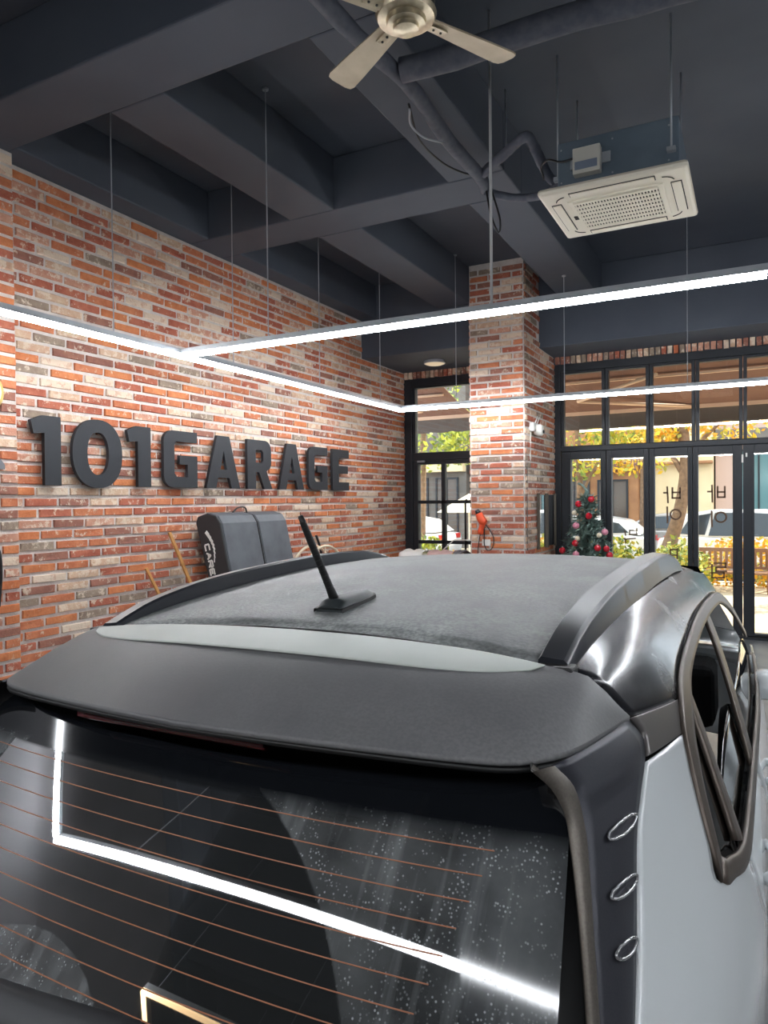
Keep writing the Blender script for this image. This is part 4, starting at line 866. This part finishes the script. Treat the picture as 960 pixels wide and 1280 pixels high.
VR = [.9, 1.25, 1.31, 1.45, 1.7, 2.0, 2.3, 2.6, 2.9, 3.15, 3.3]; ZR = [1.36, 1.460, 1.469, 1.490, 1.514, 1.532, 1.541, 1.540, 1.522, 1.490, 1.455]
def zr(v): return pchip(v, VR, ZR)
def zroof(u, v): return zr(v)-.085*u*u
# roof skin
def seam_v(u): return 1.316-.05*(abs(u)/.55)**3
P = []
for j in range(45):
    t = j/44; row = []
    for i in range(-20, 21):
        u = .53*i/20; v0 = seam_v(u)+.006; v = v0+(3.22-v0)*t; row.append((u, v, zroof(u, v)-(.006 if j == 0 else 0)))
    P.append(row)
roof = CP(MB().grid(P), 'roof_panel', M_roof, smooth=True, solid=.012)
tag(roof, 'dusty dark grey roof panel with dried water marks')
# rubber strip in the gap behind the roof
CP(MB().tube([(u, seam_v(u), zroof(u, seam_v(u))-.010) for u in np.linspace(-.55, .55, 41)], .007, 6), 'roof_seal', M_blk, smooth=True)
# roof rails
def zrail(v): return pchip(v, [1.285, 1.33, 1.40, 1.50, 1.65, 1.9, 2.3, 2.55, 2.75, 2.86], [1.452, 1.468, 1.490, 1.510, 1.530, 1.548, 1.562, 1.556, 1.530, 1.500])
for s in (-1, 1):
    P = []
    for v in np.linspace(1.285, 2.86, 50):
        uc = .548+.022*(v-1.285)/1.5; top = zrail(v); wdt = .026; base = zroof(uc, v)-.03
        sec = [(-wdt-.003, base), (-wdt, top-.006), (-wdt+.005, top), (wdt-.006, top-.004), (wdt, top-.009), (wdt+.003, top-.014), (wdt+.010, base)]
        P.append([(s*(uc+a), v, z) for a, z in sec][::s])
    n = len(P[0]); mb = MB().grid(P); mb.f += [tuple(range(n))[::-1], tuple(range(len(mb.v)-n, len(mb.v)))]; mb.m += [0, 0]
    CP(mb, 'roof_rail', M_rail, smooth=True, sharp=25)
    CP(MB().obox((s*.556, 1.277, zroof(.556, 1.28)-.008), (.034, 0, 0), (0, .024, 0), (0, 0, .010)), 'rail_foot', M_blk, bevel=.005)
# upper body sides beside the rails
VB = [1.338, 1.482, 1.644, 1.72, 1.855, 2.11, 2.475, 2.94, 3.3, 3.5]; ZB = [1.345, 1.324, 1.306, 1.328, 1.345, 1.360, 1.373, 1.367, 1.335, 1.29]
def seam_side(z): return pchip(z, [1.28, 1.308, 1.345, 1.371, 1.398, 1.426, 1.449, 1.46], [1.326, 1.358, 1.338, 1.315, 1.301, 1.277, 1.258, 1.262])
for s in (-1, 1):
    P = []
    for v in np.linspace(0, 1, 60):
        row = []
        for k in range(16):
            q = k/15; vv = 1.30+(3.3-1.30)*v
            zt = zroof(.53, vv)-.004; zb = pchip(vv, VB, ZB); z = zt+(zb-zt)*q**1.15
            # rear edge follows the gap to the spoiler
            vs = vv if v > .12 else (seam_side(z)+.003)+(1.30+(3.3-1.30)*.12-(seam_side(z)+.003))*v/.12
            zt = zroof(.53, vs)-.004; zb = pchip(vs, VB, ZB); z = zt+(zb-zt)*q**1.15
            w_ = Wd(z, vs); u = w_ if k > 0 else .53
            row.append((s*max(u, .53), vs, z))
        P.append(row[::-s])
    A3 = np.array(P)
    A3 = A3 if abs(A3[0][0][0]) > abs(A3[0][-1][0]) else A3[:, ::-1]          # lower edge first
    for _ in range(14):
        B3 = A3.copy(); B3[1:-1, 3:-1] = .5*A3[1:-1, 3:-1]+.125*(A3[:-2, 3:-1]+A3[2:, 3:-1]+A3[1:-1, 2:-2]+A3[1:-1, 4:]); B3[0, 3:-1] = .6*A3[0, 3:-1]+.2*(A3[0, 2:-2]+A3[0, 4:]); A3 = B3
    P = [[tuple(q) for q in row] for row in A3]
    CP(MB().grid(P), 'side_panel', M_side, smooth=True, solid=.012)
# rear spoiler
SPS = [(0, 1.304, 1.464), (.2, 1.302, 1.461), (.4, 1.288, 1.453), (.5, 1.270, 1.446), (.56, 1.252, 1.441)]+[(Wd(z, seam_side(z)-.003), seam_side(z)-.003, z) for z in (1.430, 1.415, 1.398, 1.371, 1.346)]
SPT = [(0, .928, 1.366), (.2, .938, 1.366), (.4, .964, 1.363), (.5, .987, 1.359), (.555, 1.006, 1.357), (.60, 1.038, 1.358), (.632, 1.10, 1.357), (.652, 1.21, 1.352), (Wd(1.345, 1.333), 1.333, 1.345)]
NS = 33
Sc, Tc = catmull(SPS, NS), catmull(SPT, NS)
def spt(i, t):
    a, b = Sc[i], Tc[i]; p = a+(b-a)*t; L = np.linalg.norm(b-a); p = p+np.array([0, 0, .028*L/.38*math.sin(math.pi*t)*(1-.3*t)]); return p
def mirror_rows(P): return [[(-q[0], q[1], q[2]) for q in row[:0:-1]]+[tuple(q) for q in row] for row in P]
tops = mirror_rows([[spt(i, t) for i in range(NS)] for t in np.linspace(0, 1, 44)])
lip = mirror_rows([[Tc[i]+np.array(o_)*(1-.5*i/NS) for i in range(NS)] for o_ in ((0, 0, 0), (0, -.004, -.003), (0, -.005, -.008), (0, -.002, -.013), (0, .006, -.016))])
und = mirror_rows([[Tc[i]*(1-t)+np.array([min(Tc[i][0], .60)*.98, 1.06+.1*Tc[i][0]**2, 1.315])*t+np.array([0, .006*(1-t), -.016*(1-t)]) for i in range(NS)] for t in np.linspace(0, 1, 5)])
spo = CP(MB().grid(tops[::-1]).grid(lip), 'rear_spoiler', M_spoil, smooth=True, sharp=50); tag(spo, 'matte dark grey roof spoiler')
CP(MB().grid(und[::-1]), 'spoiler_underside', M_blk, smooth=True)
# lower lip line, a slim rubbery edge
CP(MB().tube([(*q[:1], q[1]+.002, q[2]-.016) for q in mirror_rows([Tc])[0][6:-6]], .005, 6), 'spoiler_edge', M_blk, spo, smooth=True)
# pale bare crescent behind the roof
rows = []
def tb(u): return .385*(1-(abs(u)/.545)**6)**.5 if abs(u) < .545 else 0.0
us = list(np.linspace(-.5449, .5449, 61)); Su = [p[0] for p in Sc]
def spu(u, t):
    i = np.interp(abs(u), Su, range(NS)); k = min(int(i), NS-2); f_ = i-k; p = spt(k, t)*(1-f_)+spt(k+1, t)*f_; return np.array([u, p[1], p[2]])
for q in np.linspace(0, 1, 17): rows.append([spu(u, .035+(tb(u))*q)+np.array([0, -.0012, .0042]) for u in us])
o = CP(MB().grid(rows[::-1]), 'bare_panel', M_pnl, spo, smooth=True, solid=.002); tag(o, 'pale unwrapped crescent panel')
# high stop lamp under the lip
o = CP(MB().grid([[(u, .955+.05*abs(u)**2+(.012 if k in (0, 3) else 0), 1.346-.006*k) for k in range(4)] for u in np.linspace(-.27, .17, 20)]), 'brake_lamp', mat('brake_lens', (92, 12, 22), .15, coat=.6), spo, smooth=True, solid=-.006)
tag(o, 'red high-mounted brake lamp')
# rear window
HWG = lambda z: .62+.1*(1.29-z)
def gv(u, z): return 1.03+.85*(z-1.29)-.046*(1-abs(u/HWG(z))**2.3)
def glass_rear():
    m = bpy.data.materials.new('dusty_rear_glass'); m.use_nodes = True; t = m.node_tree; t.nodes.remove(t.nodes['Principled BSDF']); out = t.nodes['Material Output']
    L = t.links.new
    tr = nd(t, 'ShaderNodeBsdfTransparent'); tr.inputs[0].default_value = (.10, .13, .13, 1)
    gl = nd(t, 'ShaderNodeBsdfGlossy'); gl.inputs['Roughness'].default_value = .015
    fr = nd(t, 'ShaderNodeFresnel'); fr.inputs[0].default_value = 1.6
    mx = nd(t, 'ShaderNodeMixShader'); L(fr.outputs[0], mx.inputs[0]); L(tr.outputs[0], mx.inputs[1]); L(gl.outputs[0], mx.inputs[2])
    tc = nd(t, 'ShaderNodeTexCoord'); sx = nd(t, 'ShaderNodeSeparateXYZ'); L(tc.outputs['Object'], sx.inputs[0])
    def M(op, a, b=None):
        n = nd(t, 'ShaderNodeMath', operation=op)
        for k, q in enumerate((a, b)):
            if q is None: continue
            if isinstance(q, (int, float)): n.inputs[k].default_value = q
            else: L(q, n.inputs[k])
        return n.outputs[0]
    def mr(x, a, b, c=0., d=1.):
        n = nd(t, 'ShaderNodeMapRange'); L(x, n.inputs[0])
        for k, q in enumerate((a, b, c, d)): n.inputs[k+1].default_value = q
        return n.outputs[0]
    # distance from the wiper pivot measured on the pane
    du = M('ADD', sx.outputs['X'], .15); dz = M('MULTIPLY', M('SUBTRACT', sx.outputs['Z'], .83), 1.31)
    rr = M('SQRT', M('ADD', M('POWER', M('ABSOLUTE', du), 2.), M('POWER', M('ABSOLUTE', dz), 2.)))
    outer = mr(rr, .642, .647); inner = mr(rr, .272, .268); dust_zone = M('MAXIMUM', outer, inner)
    n1 = nd(t, 'ShaderNodeTexNoise'); n1.inputs['Scale'].default_value = 7; n1.inputs['Detail'].default_value = 6; L(tc.outputs['Object'], n1.inputs['Vector'])
    mp = nd(t, 'ShaderNodeMapping'); mp.inputs['Scale'].default_value = (26, 1, 2.5); L(tc.outputs['Object'], mp.inputs[0])
    n2 = nd(t, 'ShaderNodeTexNoise'); n2.inputs['Scale'].default_value = 1.4; n2.inputs['Detail'].default_value = 4; L(mp.outputs[0], n2.inputs['Vector'])
    vo = nd(t, 'ShaderNodeTexVoronoi'); vo.inputs['Scale'].default_value = 170; L(tc.outputs['Object'], vo.inputs['Vector'])
    n3 = nd(t, 'ShaderNodeTexNoise'); n3.inputs['Scale'].default_value = 40; L(tc.outputs['Object'], n3.inputs['Vector'])
    spots = M('MULTIPLY', mr(vo.outputs['Distance'], .34, .16), mr(n3.outputs[0], .46, .62))
    film = M('ADD', M('MULTIPLY', mr(n1.outputs[0], .2, .7), .24), M('MULTIPLY', mr(n2.outputs[0], .5, .75), .22))
    below = mr(sx.outputs['Z'], 1.262, 1.235)
    dz_ = M('MULTIPLY', dust_zone, M('ADD', film, M('MULTIPLY', spots, .55)))
    dc = M('ADD', .035, M('MULTIPLY', spots, M('MULTIPLY', mr(n1.outputs[0], .56, .7), .16)))
    clean = M('MULTIPLY', M('SUBTRACT', 1., dust_zone), dc)
    fac = M('MULTIPLY', M('ADD', dz_, clean), below)
    df = nd(t, 'ShaderNodeBsdfDiffuse'); df.inputs[0].default_value = (.52, .55, .56, 1)
    # black printed border of the pane
    fz = mr(sx.outputs['Z'], 1.245, 1.250); edge = mr(M('ADD', M('ABSOLUTE', sx.outputs['X']), M('MULTIPLY', sx.outputs['Z'], .32)), .925, .928)
    fritm = M('MAXIMUM', fz, edge)
    fd = nd(t, 'ShaderNodeBsdfPrincipled'); fd.inputs['Base Color'].default_value = (.006, .007, .009, 1); fd.inputs['Roughness'].default_value = .06
    m2 = nd(t, 'ShaderNodeMixShader'); L(fritm, m2.inputs[0]); L(mx.outputs[0], m2.inputs[1]); L(fd.outputs[0], m2.inputs[2])
    m3 = nd(t, 'ShaderNodeMixShader'); L(fac, m3.inputs[0]); L(m2.outputs[0], m3.inputs[1]); L(df.outputs[0], m3.inputs[2]); L(m3.outputs[0], out.inputs[0])
    return m
P = [[(u*HWG(z), gv(u*HWG(z), z), z) for u in np.linspace(-1.03, 1.03, 61)] for z in np.linspace(1.335, .90, 40)]
rw = CP(MB().grid(P), 'rear_window', glass_rear(), smooth=True); tag(rw, 'dark dusty curved rear window')
M_wire = mat('heater_wire', (176, 112, 78), .5)
for k in range(10):
    z0 = 1.236-.0268*k; hw = .545-.010*k
    CP(MB().tube([(u, gv(u, z0)-.0016, z0) for u in np.linspace(-hw, hw, 33)], .0010, 5), 'heater_wire', M_wire, rw)
# c-pillar garnish with slots
GI = [(.598, .985, 1.353), (.621, 1.003, 1.324), (.638, 1.007, 1.290), (.649, .991, 1.254), (.668, .949, 1.180), (.688, .895, 1.084), (.702, .84, .985)]
GR = [(.618, 1.03, 1.350), (.640, 1.052, 1.314), (.656, 1.040, 1.268), (.666, 1.018, 1.228), (.681, .972, 1.152), (.697, .922, 1.066), (.712, .868, .968)]
GW = [(.668, 1.330, 1.342), (.690, 1.350, 1.306), (.697, 1.322, 1.279), (.701, 1.240, 1.245), (.706, 1.167, 1.201), (.722, 1.044, 1.087), (.732, .945, .995), (.738, .89, .94)]
ni = 40
gi, gr, gw = catmull(GI, ni), catmull(GR, ni), catmull(GW, ni)
for s in (-1, 1):
    def mir(rows): return [[(s*q[0], q[1], q[2]) for q in row][::s] for row in rows]
    face = []
    for i in range(ni):
        a, b = gr[i], gw[i]; t0 = i/(ni-1); row = []
        for k in range(9):
            t = k/8; p = a+(b-a)*t; bul = math.sin(math.pi*t)*(.006 if i > 6 else .012); row.append(p+np.array([.9*bul, -.4*bul, .3*bul]))
        face.append(row)
    g_ = CP(MB().grid(mir(face)), 'pillar_garnish', M_garn, smooth=True, solid=.01); tag(g_, 'satin grey rear pillar cover with three slots')
    rimr = []
    for i in range(ni):
        a, b = gi[i], gr[i]; rimr.append([a+np.array([-.012, .05, -.004]), a+np.array([-.004, .006, 0]), a, a+(b-a)*.35+np.array([.004, -.007, .004]), a+(b-a)*.75+np.array([.005, -.005, .004]), b])
    CP(MB().grid(mir(rimr)), 'garnish_rim', M_rim, g_, smooth=True)
    wall = [[gi[i]+np.array([-.004, .008, 0]), np.array([gi[i][0]-.012, gi[i][1]+.03, gi[i][2]]), np.array([.60+.1*(1.29-gi[i][2]), gv(.60+.1*(1.29-gi[i][2]), gi[i][2])+.004, gi[i][2]])] for i in range(ni)]
    CP(MB().grid(mir(wall)), 'window_surround', M_blk, g_, smooth=True)
    for (p0, p1) in (((.672, 1.071, 1.240), (.695, 1.178, 1.235)), ((.686, 1.024, 1.179), (.707, 1.112, 1.172)), ((.698, .987, 1.120), (.714, 1.049, 1.114))):
        A, B = np.array(p0), np.array(p1); c = (A+B)/2; e = (B-A)/2; nrm = np.cross(e, [0, 0, 1]); nrm /= np.linalg.norm(nrm); nrm = nrm if nrm[0] > 0 else -nrm; nrm = nrm*.9+np.array([0, 0, .35]); tq = np.cross(nrm, e); tq /= np.linalg.norm(tq)
        fp = np.array([q for row in face for q in row])
        def onface(q, out):
            d2 = (fp[:, 1]-q[1])**2+(fp[:, 2]-q[2])**2; k4 = np.argsort(d2)[:6]; w4 = 1/(d2[k4]+1e-6); return np.array([(fp[k4, 0]*w4).sum()/w4.sum()+out, q[1], q[2]])
        ring_ = [onface(c+e*math.cos(t)+np.array([0, 0, .0080])*math.sin(t), .006) for t in np.linspace(0, 2*math.pi, 41)]
        sl_ = CP(MB().tube([(s*q[0], q[1], q[2]) for q in ring_], .0024, 6, cap=False), 'slot_ring', mat('slot_chrome', (186, 186, 188), .25, metal=.7), g_, smooth=True)
        disc = [[onface(c+(e*math.cos(t)+np.array([0, 0, .0080])*math.sin(t))*k, .0045) for k in (0.02, .5, 1)] for t in np.linspace(0, 2*math.pi, 25)]
        CP(MB().grid([[(s*q[0], q[1], q[2]) for q in row][::s] for row in disc]), 'slot_inset', M_garn, g_, smooth=True)
# side skins: patches given in (v, z) and laid on the body width
def skin(name, Lc, Rc, m, s, n=30, k=14, off=.0, parent=car, th=.010, label=None, **kw):
    a, b = catmull([(p[0], p[1], 0) for p in Lc], n), catmull([(p[0], p[1], 0) for p in Rc], n)
    P = []
    for i in range(n):
        row = []
        for j in range(k):
            q = a[i]+(b[i]-a[i])*j/(k-1); row.append((s*(Wd(q[1], q[0])+off), q[0], q[1]))
        P.append(row[::s])
    o = CP(MB().grid(P), name, m, parent, smooth=True, solid=th, **kw)
    if label: tag(o, label)
    return o
FO = [(1.431, 1.034), (1.445, 1.083), (1.48, 1.156), (1.551, 1.256), (1.632, 1.300), (1.723, 1.328), (1.855, 1.345), (2.11, 1.360), (2.475, 1.373), (2.94, 1.367), (3.3, 1.335), (3.65, 1.235), (3.95, 1.07)]
FI = [(1.474, 1.060), (1.500, 1.100), (1.545, 1.165), (1.630, 1.235), (1.715, 1.268), (1.802, 1.297), (1.92, 1.314), (2.14, 1.328), (2.475, 1.338), (2.92, 1.330), (3.24, 1.297), (3.57, 1.20), (3.83, 1.06)]
SO = [(1.431, 1.034), (1.442, 1.018), (1.50, 1.008), (1.699, .966), (2.2, .955), (3.0, .95), (3.95, .955)]
SI = [(1.474, 1.060), (1.490, 1.046), (1.53, 1.036), (1.72, .996), (2.2, .985), (3.0, .98), (3.83, .985)]
for s in (-1, 1):
    skin('belt_trim', [(1.336, 1.344), (1.352, 1.312), (1.325, 1.281)], [(1.640, 1.304), (1.60, 1.280), (1.556, 1.258)], M_trim, s, off=.002)
    skin('quarter_panel', [(1.310, 1.276), (1.24, 1.243), (1.167, 1.201), (1.044, 1.087), (.945, .995), (.87, .88), (.83, .74), (.82, .60)],
         [(1.556, 1.256), (1.50, 1.19), (1.45, 1.09), (1.431, 1.030), (1.699, .962), (1.735, .88), (1.76, .74), (1.78, .60)], M_cwht, s, n=60, k=20, off=.003, label='glossy white rear quarter panel')
    wf = skin('window_frame', FO, FI, M_wfr, s, n=70, k=5, off=.009)
    skin('window_sill', SO, SI, M_wfr, s, n=50, k=4, off=.009, parent=wf)
    # glass and bars
    GSD = glass_mat('car_side_glass', (46, 50, 50), 1.5)
    skin('quarter_glass', [(1.474, 1.060), (1.545, 1.165), (1.715, 1.268), (1.77, 1.29)], [(1.50, 1.046), (1.60, 1.02), (1.68, 1.01), (1.74, 1.28)], GSD, s, n=30, k=8, off=-.010, th=.003)
    skin('rear_door_glass', [(1.74, 1.08), (2.0, 1.10), (2.38, 1.11)], [(1.72, .97), (2.0, .965), (2.30, .96)], GSD, s, n=20, k=8, off=-.014, th=.003)
    skin('front_door_glass', [(2.42, 1.11), (2.8, 1.11), (3.2, 1.11), (3.5, 1.10), (3.80, 1.06)], [(2.30, .975), (2.7, .975), (3.1, .975), (3.5, .975), (3.80, .985)], GSD, s, n=30, k=10, off=-.010, th=.003)
    skin('division_bar', [(1.74, 1.29), (1.70, 1.18), (1.645, 1.02)], [(1.80, 1.30), (1.765, 1.18), (1.72, .99)], M_wfr, s, n=16, k=4, off=.003, parent=wf)
    skin('door_pillar', [(2.56, 1.345), (2.44, 1.18), (2.24, .98)], [(2.69, 1.345), (2.56, 1.18), (2.36, .98)], M_wfr, s, n=16, k=4, off=.003, parent=wf)
    d1 = skin('rear_door', [(1.706, .958), (1.742, .88), (1.768, .74), (1.9, .45), (1.98, .34)], [(2.30, .952), (2.36, .88), (2.40, .74), (2.42, .45), (2.42, .34)], M_cwht, s, off=.003)
    CP(MB().tube([(s*(Wd(.84, v)+.03*math.sin(math.pi*(v-1.86)/.2)+.004), v, .845) for v in np.linspace(1.86, 2.06, 10)], .012, 8), 'door_handle', M_cwht, d1, smooth=True)
    d2 = skin('front_door', [(2.308, .952), (2.368, .88), (2.408, .74), (2.428, .45), (2.428, .34)], [(3.78, .95), (3.74, .88), (3.70, .74), (3.60, .45), (3.60, .34)], M_cwht, s, off=.003)
    CP(MB().tube([(s*(Wd(.84, v)+.03*math.sin(math.pi*(v-2.5)/.2)+.004), v, .845) for v in np.linspace(2.5, 2.7, 10)], .012, 8), 'door_handle', M_cwht, d2, smooth=True)
    mi = CP(MB().lathe([(0, -.08), (.045, -.07), (.062, -.03), (.062, .02), (.045, .04), (0, .04)], 18, (s*.86, 3.45, .93), axis='y'), 'wing_mirror', M_cwht, smooth=True)
    CP(MB().box(min(s*.80, s*.86), max(s*.80, s*.86), 3.42, 3.47, .90, .93), 'mirror_arm', M_blk, mi)
    skin('front_fender', [(3.79, .95), (3.75, .88), (3.71, .74), (3.66, .60)], [(4.75, .86), (4.80, .80), (4.82, .72), (4.84, .60)], M_cwht, s, off=.003)
    CP(MB().box(min(s*.55, s*.80), max(s*.55, s*.80), 1.9, 3.7, .22, .36), 'sill', M_blk)
    for vw in (1.52, 4.12):
        zc = .33+(.013 if s < 0 else -.013)
        wh = CP(MB().lathe([(0, -.10), (.30, -.10), (.325, -.07), (.325, .09), (.30, .11), (.215, .11), (.20, .09), (0, .09)], 32, (s*.74, vw, zc), axis='x'), 'tyre', M_ty, smooth=True, sharp=35)
        rm = MB()
        for k in range(5):
            a = 2*math.pi*k/5; rm.obox((s*.855, vw+.11*math.cos(a), zc+.11*math.sin(a)), (.008, 0, 0), (0, .10*math.cos(a), .10*math.sin(a)), (0, -.025*math.sin(a), .025*math.cos(a)))
        CP(rm.lathe([(.19, .0), (.21, .01), (.21, -.06), (.19, -.06)], 28, (s*.85, vw, zc), axis='x').lathe([(0, .012), (.05, .012), (.05, -.02)], 16, (s*.85, vw, zc), axis='x'), 'rim', M_steel, wh, smooth=False)
        CP(MB().lathe([(.40, .0), (.40, .10)], 24, (s*.70 if s > 0 else -.80, vw, .34), axis='x'), 'wheel_arch', M_blk)
# tailgate, lamps and bumper
def tail_v(u, z): return pchip(z, [.30, .45, .62, .80, .93], [.74, .66, .69, .715, .735])+.10*(abs(u)/.80)**3
tg = CP(MB().grid([[(u*.70, tail_v(u*.70, z)+.0, z) for u in np.linspace(-1, 1, 31)] for z in np.linspace(.925, .60, 14)]), 'tailgate', M_cwht, smooth=True, solid=.012)
CP(MB().box(-.26, .26, .672, .70, .66, .77), 'number_plate', M_white, tg, bevel=.006)
CP(MB().grid([[(u*.86, tail_v(u*.86, z)-.02+.04*(abs(u)**6), z) for u in np.linspace(-1, 1, 31)] for z in np.linspace(.60, .24, 12)]), 'rear_bumper', M_blk, smooth=True, solid=.02)
for s in (-1, 1):
    CP(MB().grid([[(s*(.68+.13*k/8), tail_v(.70, .82)+.01+.16*(k/8)**1.6, z) for k in range(9)][::s] for z in np.linspace(.93, .72, 8)]), 'tail_lamp', M_tl, smooth=True, solid=.03)
# rear wiper with its cover
wz = lambda u: .962+.07*u
wp = CP(MB().grid([[(u, gv(u, wz(u)+.06*(k/6-.5))-.012-.022*math.sin(math.pi*k/6), wz(u)+.06*(k/6-.5)) for k in range(7)] for u in np.linspace(-.42, .12, 20)]), 'rear_wiper', mat('wiper_black', (58, 59, 62), .5, metal=.2), smooth=True, solid=.012)
CP(MB().tube([(-.30, gv(-.3, .96)-.035, .955), (-.18, gv(-.18, .965)-.040, .965)], .010, 8), 'wiper_joint', M_blk, wp, smooth=True)
CP(MB().tube([(-.30, gv(-.3, .935)-.03, .925), (.0, gv(0, .965)-.03, .96), (.32, gv(.32, .985)-.022, .985)], [.012, .009, .006], 8), 'wiper_arm', M_blk, wp, smooth=True)
# windscreen, bonnet and nose
CP(MB().grid([[(u*(.625+.14*t), 3.24+.78*t+.06*(1-u*u), 1.47-.47*t-.02*u*u) for u in np.linspace(-1, 1, 17)] for t in np.linspace(0, 1, 10)]), 'windscreen', glass_mat('windscreen_glass', (34, 38, 38)), smooth=True)
CP(MB().grid([[(u*(.74-.03*t), 3.95+.95*t-.15*t*u*u, 1.0-.13*t*t-.10*t*t*t-.03*u*u) for u in np.linspace(-1, 1, 17)] for t in np.linspace(0, 1, 12)]), 'bonnet', M_cwht, smooth=True, solid=.012)
CP(MB().grid([[(u*.80, 4.92-.22*u*u+.04*math.sin(math.pi*t), .80-.52*t) for u in np.linspace(-1, 1, 17)] for t in np.linspace(0, 1, 8)]), 'front_bumper', M_cwht, smooth=True, solid=.02)
# cabin
CP(MB().box(-.70, .70, 1.0, 3.9, .28, .34), 'cabin_floor', M_int)
CP(MB().box(-.62, .62, 1.02, 1.62, .34, .86), 'cargo_cover', M_int, bevel=.02)
for s in (-1, 1):
    st = CP(MB().box(s*.36-.25, s*.36+.25, 2.55, 3.05, .40, .58).obox((s*.36, 2.50, .82), (.24, 0, 0), (0, .06, .0), (0, -.08, .32)), 'front_seat', M_int, bevel=.05)
    CP(MB().obox((s*.36, 2.40, 1.22), (.13, 0, 0), (0, .045, 0), (0, -.01, .08)), 'headrest', M_int, st, bevel=.03)
    rs = CP(MB().box(s*.33-.30, s*.33+.30, 1.75, 2.2, .40, .56).obox((s*.33, 1.70, .78), (.30, 0, 0), (0, .06, 0), (0, -.06, .26)), 'rear_seat', M_int, bevel=.05)
    CP(MB().obox((s*.33, 1.62, 1.08), (.12, 0, 0), (0, .04, 0), (0, -.01, .06)), 'headrest', M_int, rs, bevel=.03)
    CP(MB().obox((s*.60, 1.92, 1.14), (.004, 0, 0), (0, .024, .008), (.04*s, -.10, .14)), 'seat_belt', M_belt)
    CP(MB().obox((s*.61, 2.36, 1.14), (.004, 0, 0), (0, .020, .008), (.04*s, -.13, .15)), 'seat_belt', M_belt)
CP(MB().box(-.66, .66, 3.45, 3.75, .70, .98), 'dashboard', M_int, bevel=.04)
CP(MB().grid([[(u, v, zroof(u, v)-.03) for u in np.linspace(-.52, .52, 9)] for v in np.linspace(1.35, 3.2, 12)]), 'headliner', M_int)
# aerial on the roof
P = []
for t in np.linspace(0, 1, 14):
    v = 1.425+.185*t; hw = (.036+.004*math.sin(math.pi*t))*(1 if t < .75 else math.sqrt(max(1-((t-.75)/.25)**2, .02))); ht = (.030 if t < .1 else .034*(1-.55*t))*min(1, t*6+.55); zb = zroof(-.03, v)
    P.append([(.008+hw*math.cos(a), v, zb-.002+ht*max(math.sin(a), 0)**.6) for a in np.linspace(math.pi, 0, 15)])
mb = MB().grid(P); mb.f += [tuple(range(15))]; mb.m += [0]
an = CP(mb, 'aerial_base', mat('aerial_rubber', (44, 50, 52), .5), smooth=True, sharp=50)
CP(MB().grid([[(.008+1.12*(q[0]-.008), q[1]+(.004 if i > 10 else -.004 if i < 2 else 0), zroof(-.03, q[1])+.002+(.006 if 0 < k < 14 else -.004)) for k, q in enumerate(r_)] for i, r_ in enumerate(P)]), 'aerial_gasket', M_blk, an)
b0, b1 = np.array([.008, 1.455, zroof(-.03, 1.455)+.018]), np.array([-.029, 1.372, 1.719])
CP(MB().tube([b0+(b1-b0)*t for t in np.linspace(0, 1, 12)], [.013, .0115, .010, .0095]+[.009]*5+[.0085, .008, .006], 10), 'aerial_mast', M_blk, an, smooth=True)
hel = [b0+(b1-b0)*t+np.array([.0092*math.cos(2*math.pi*16*t), .0092*math.sin(2*math.pi*16*t), .0])*(1.1-.25*t) for t in np.linspace(.12, .97, 200)]
CP(MB().tube(hel, .0014, 4), 'mast_spiral', M_black, an, smooth=True)
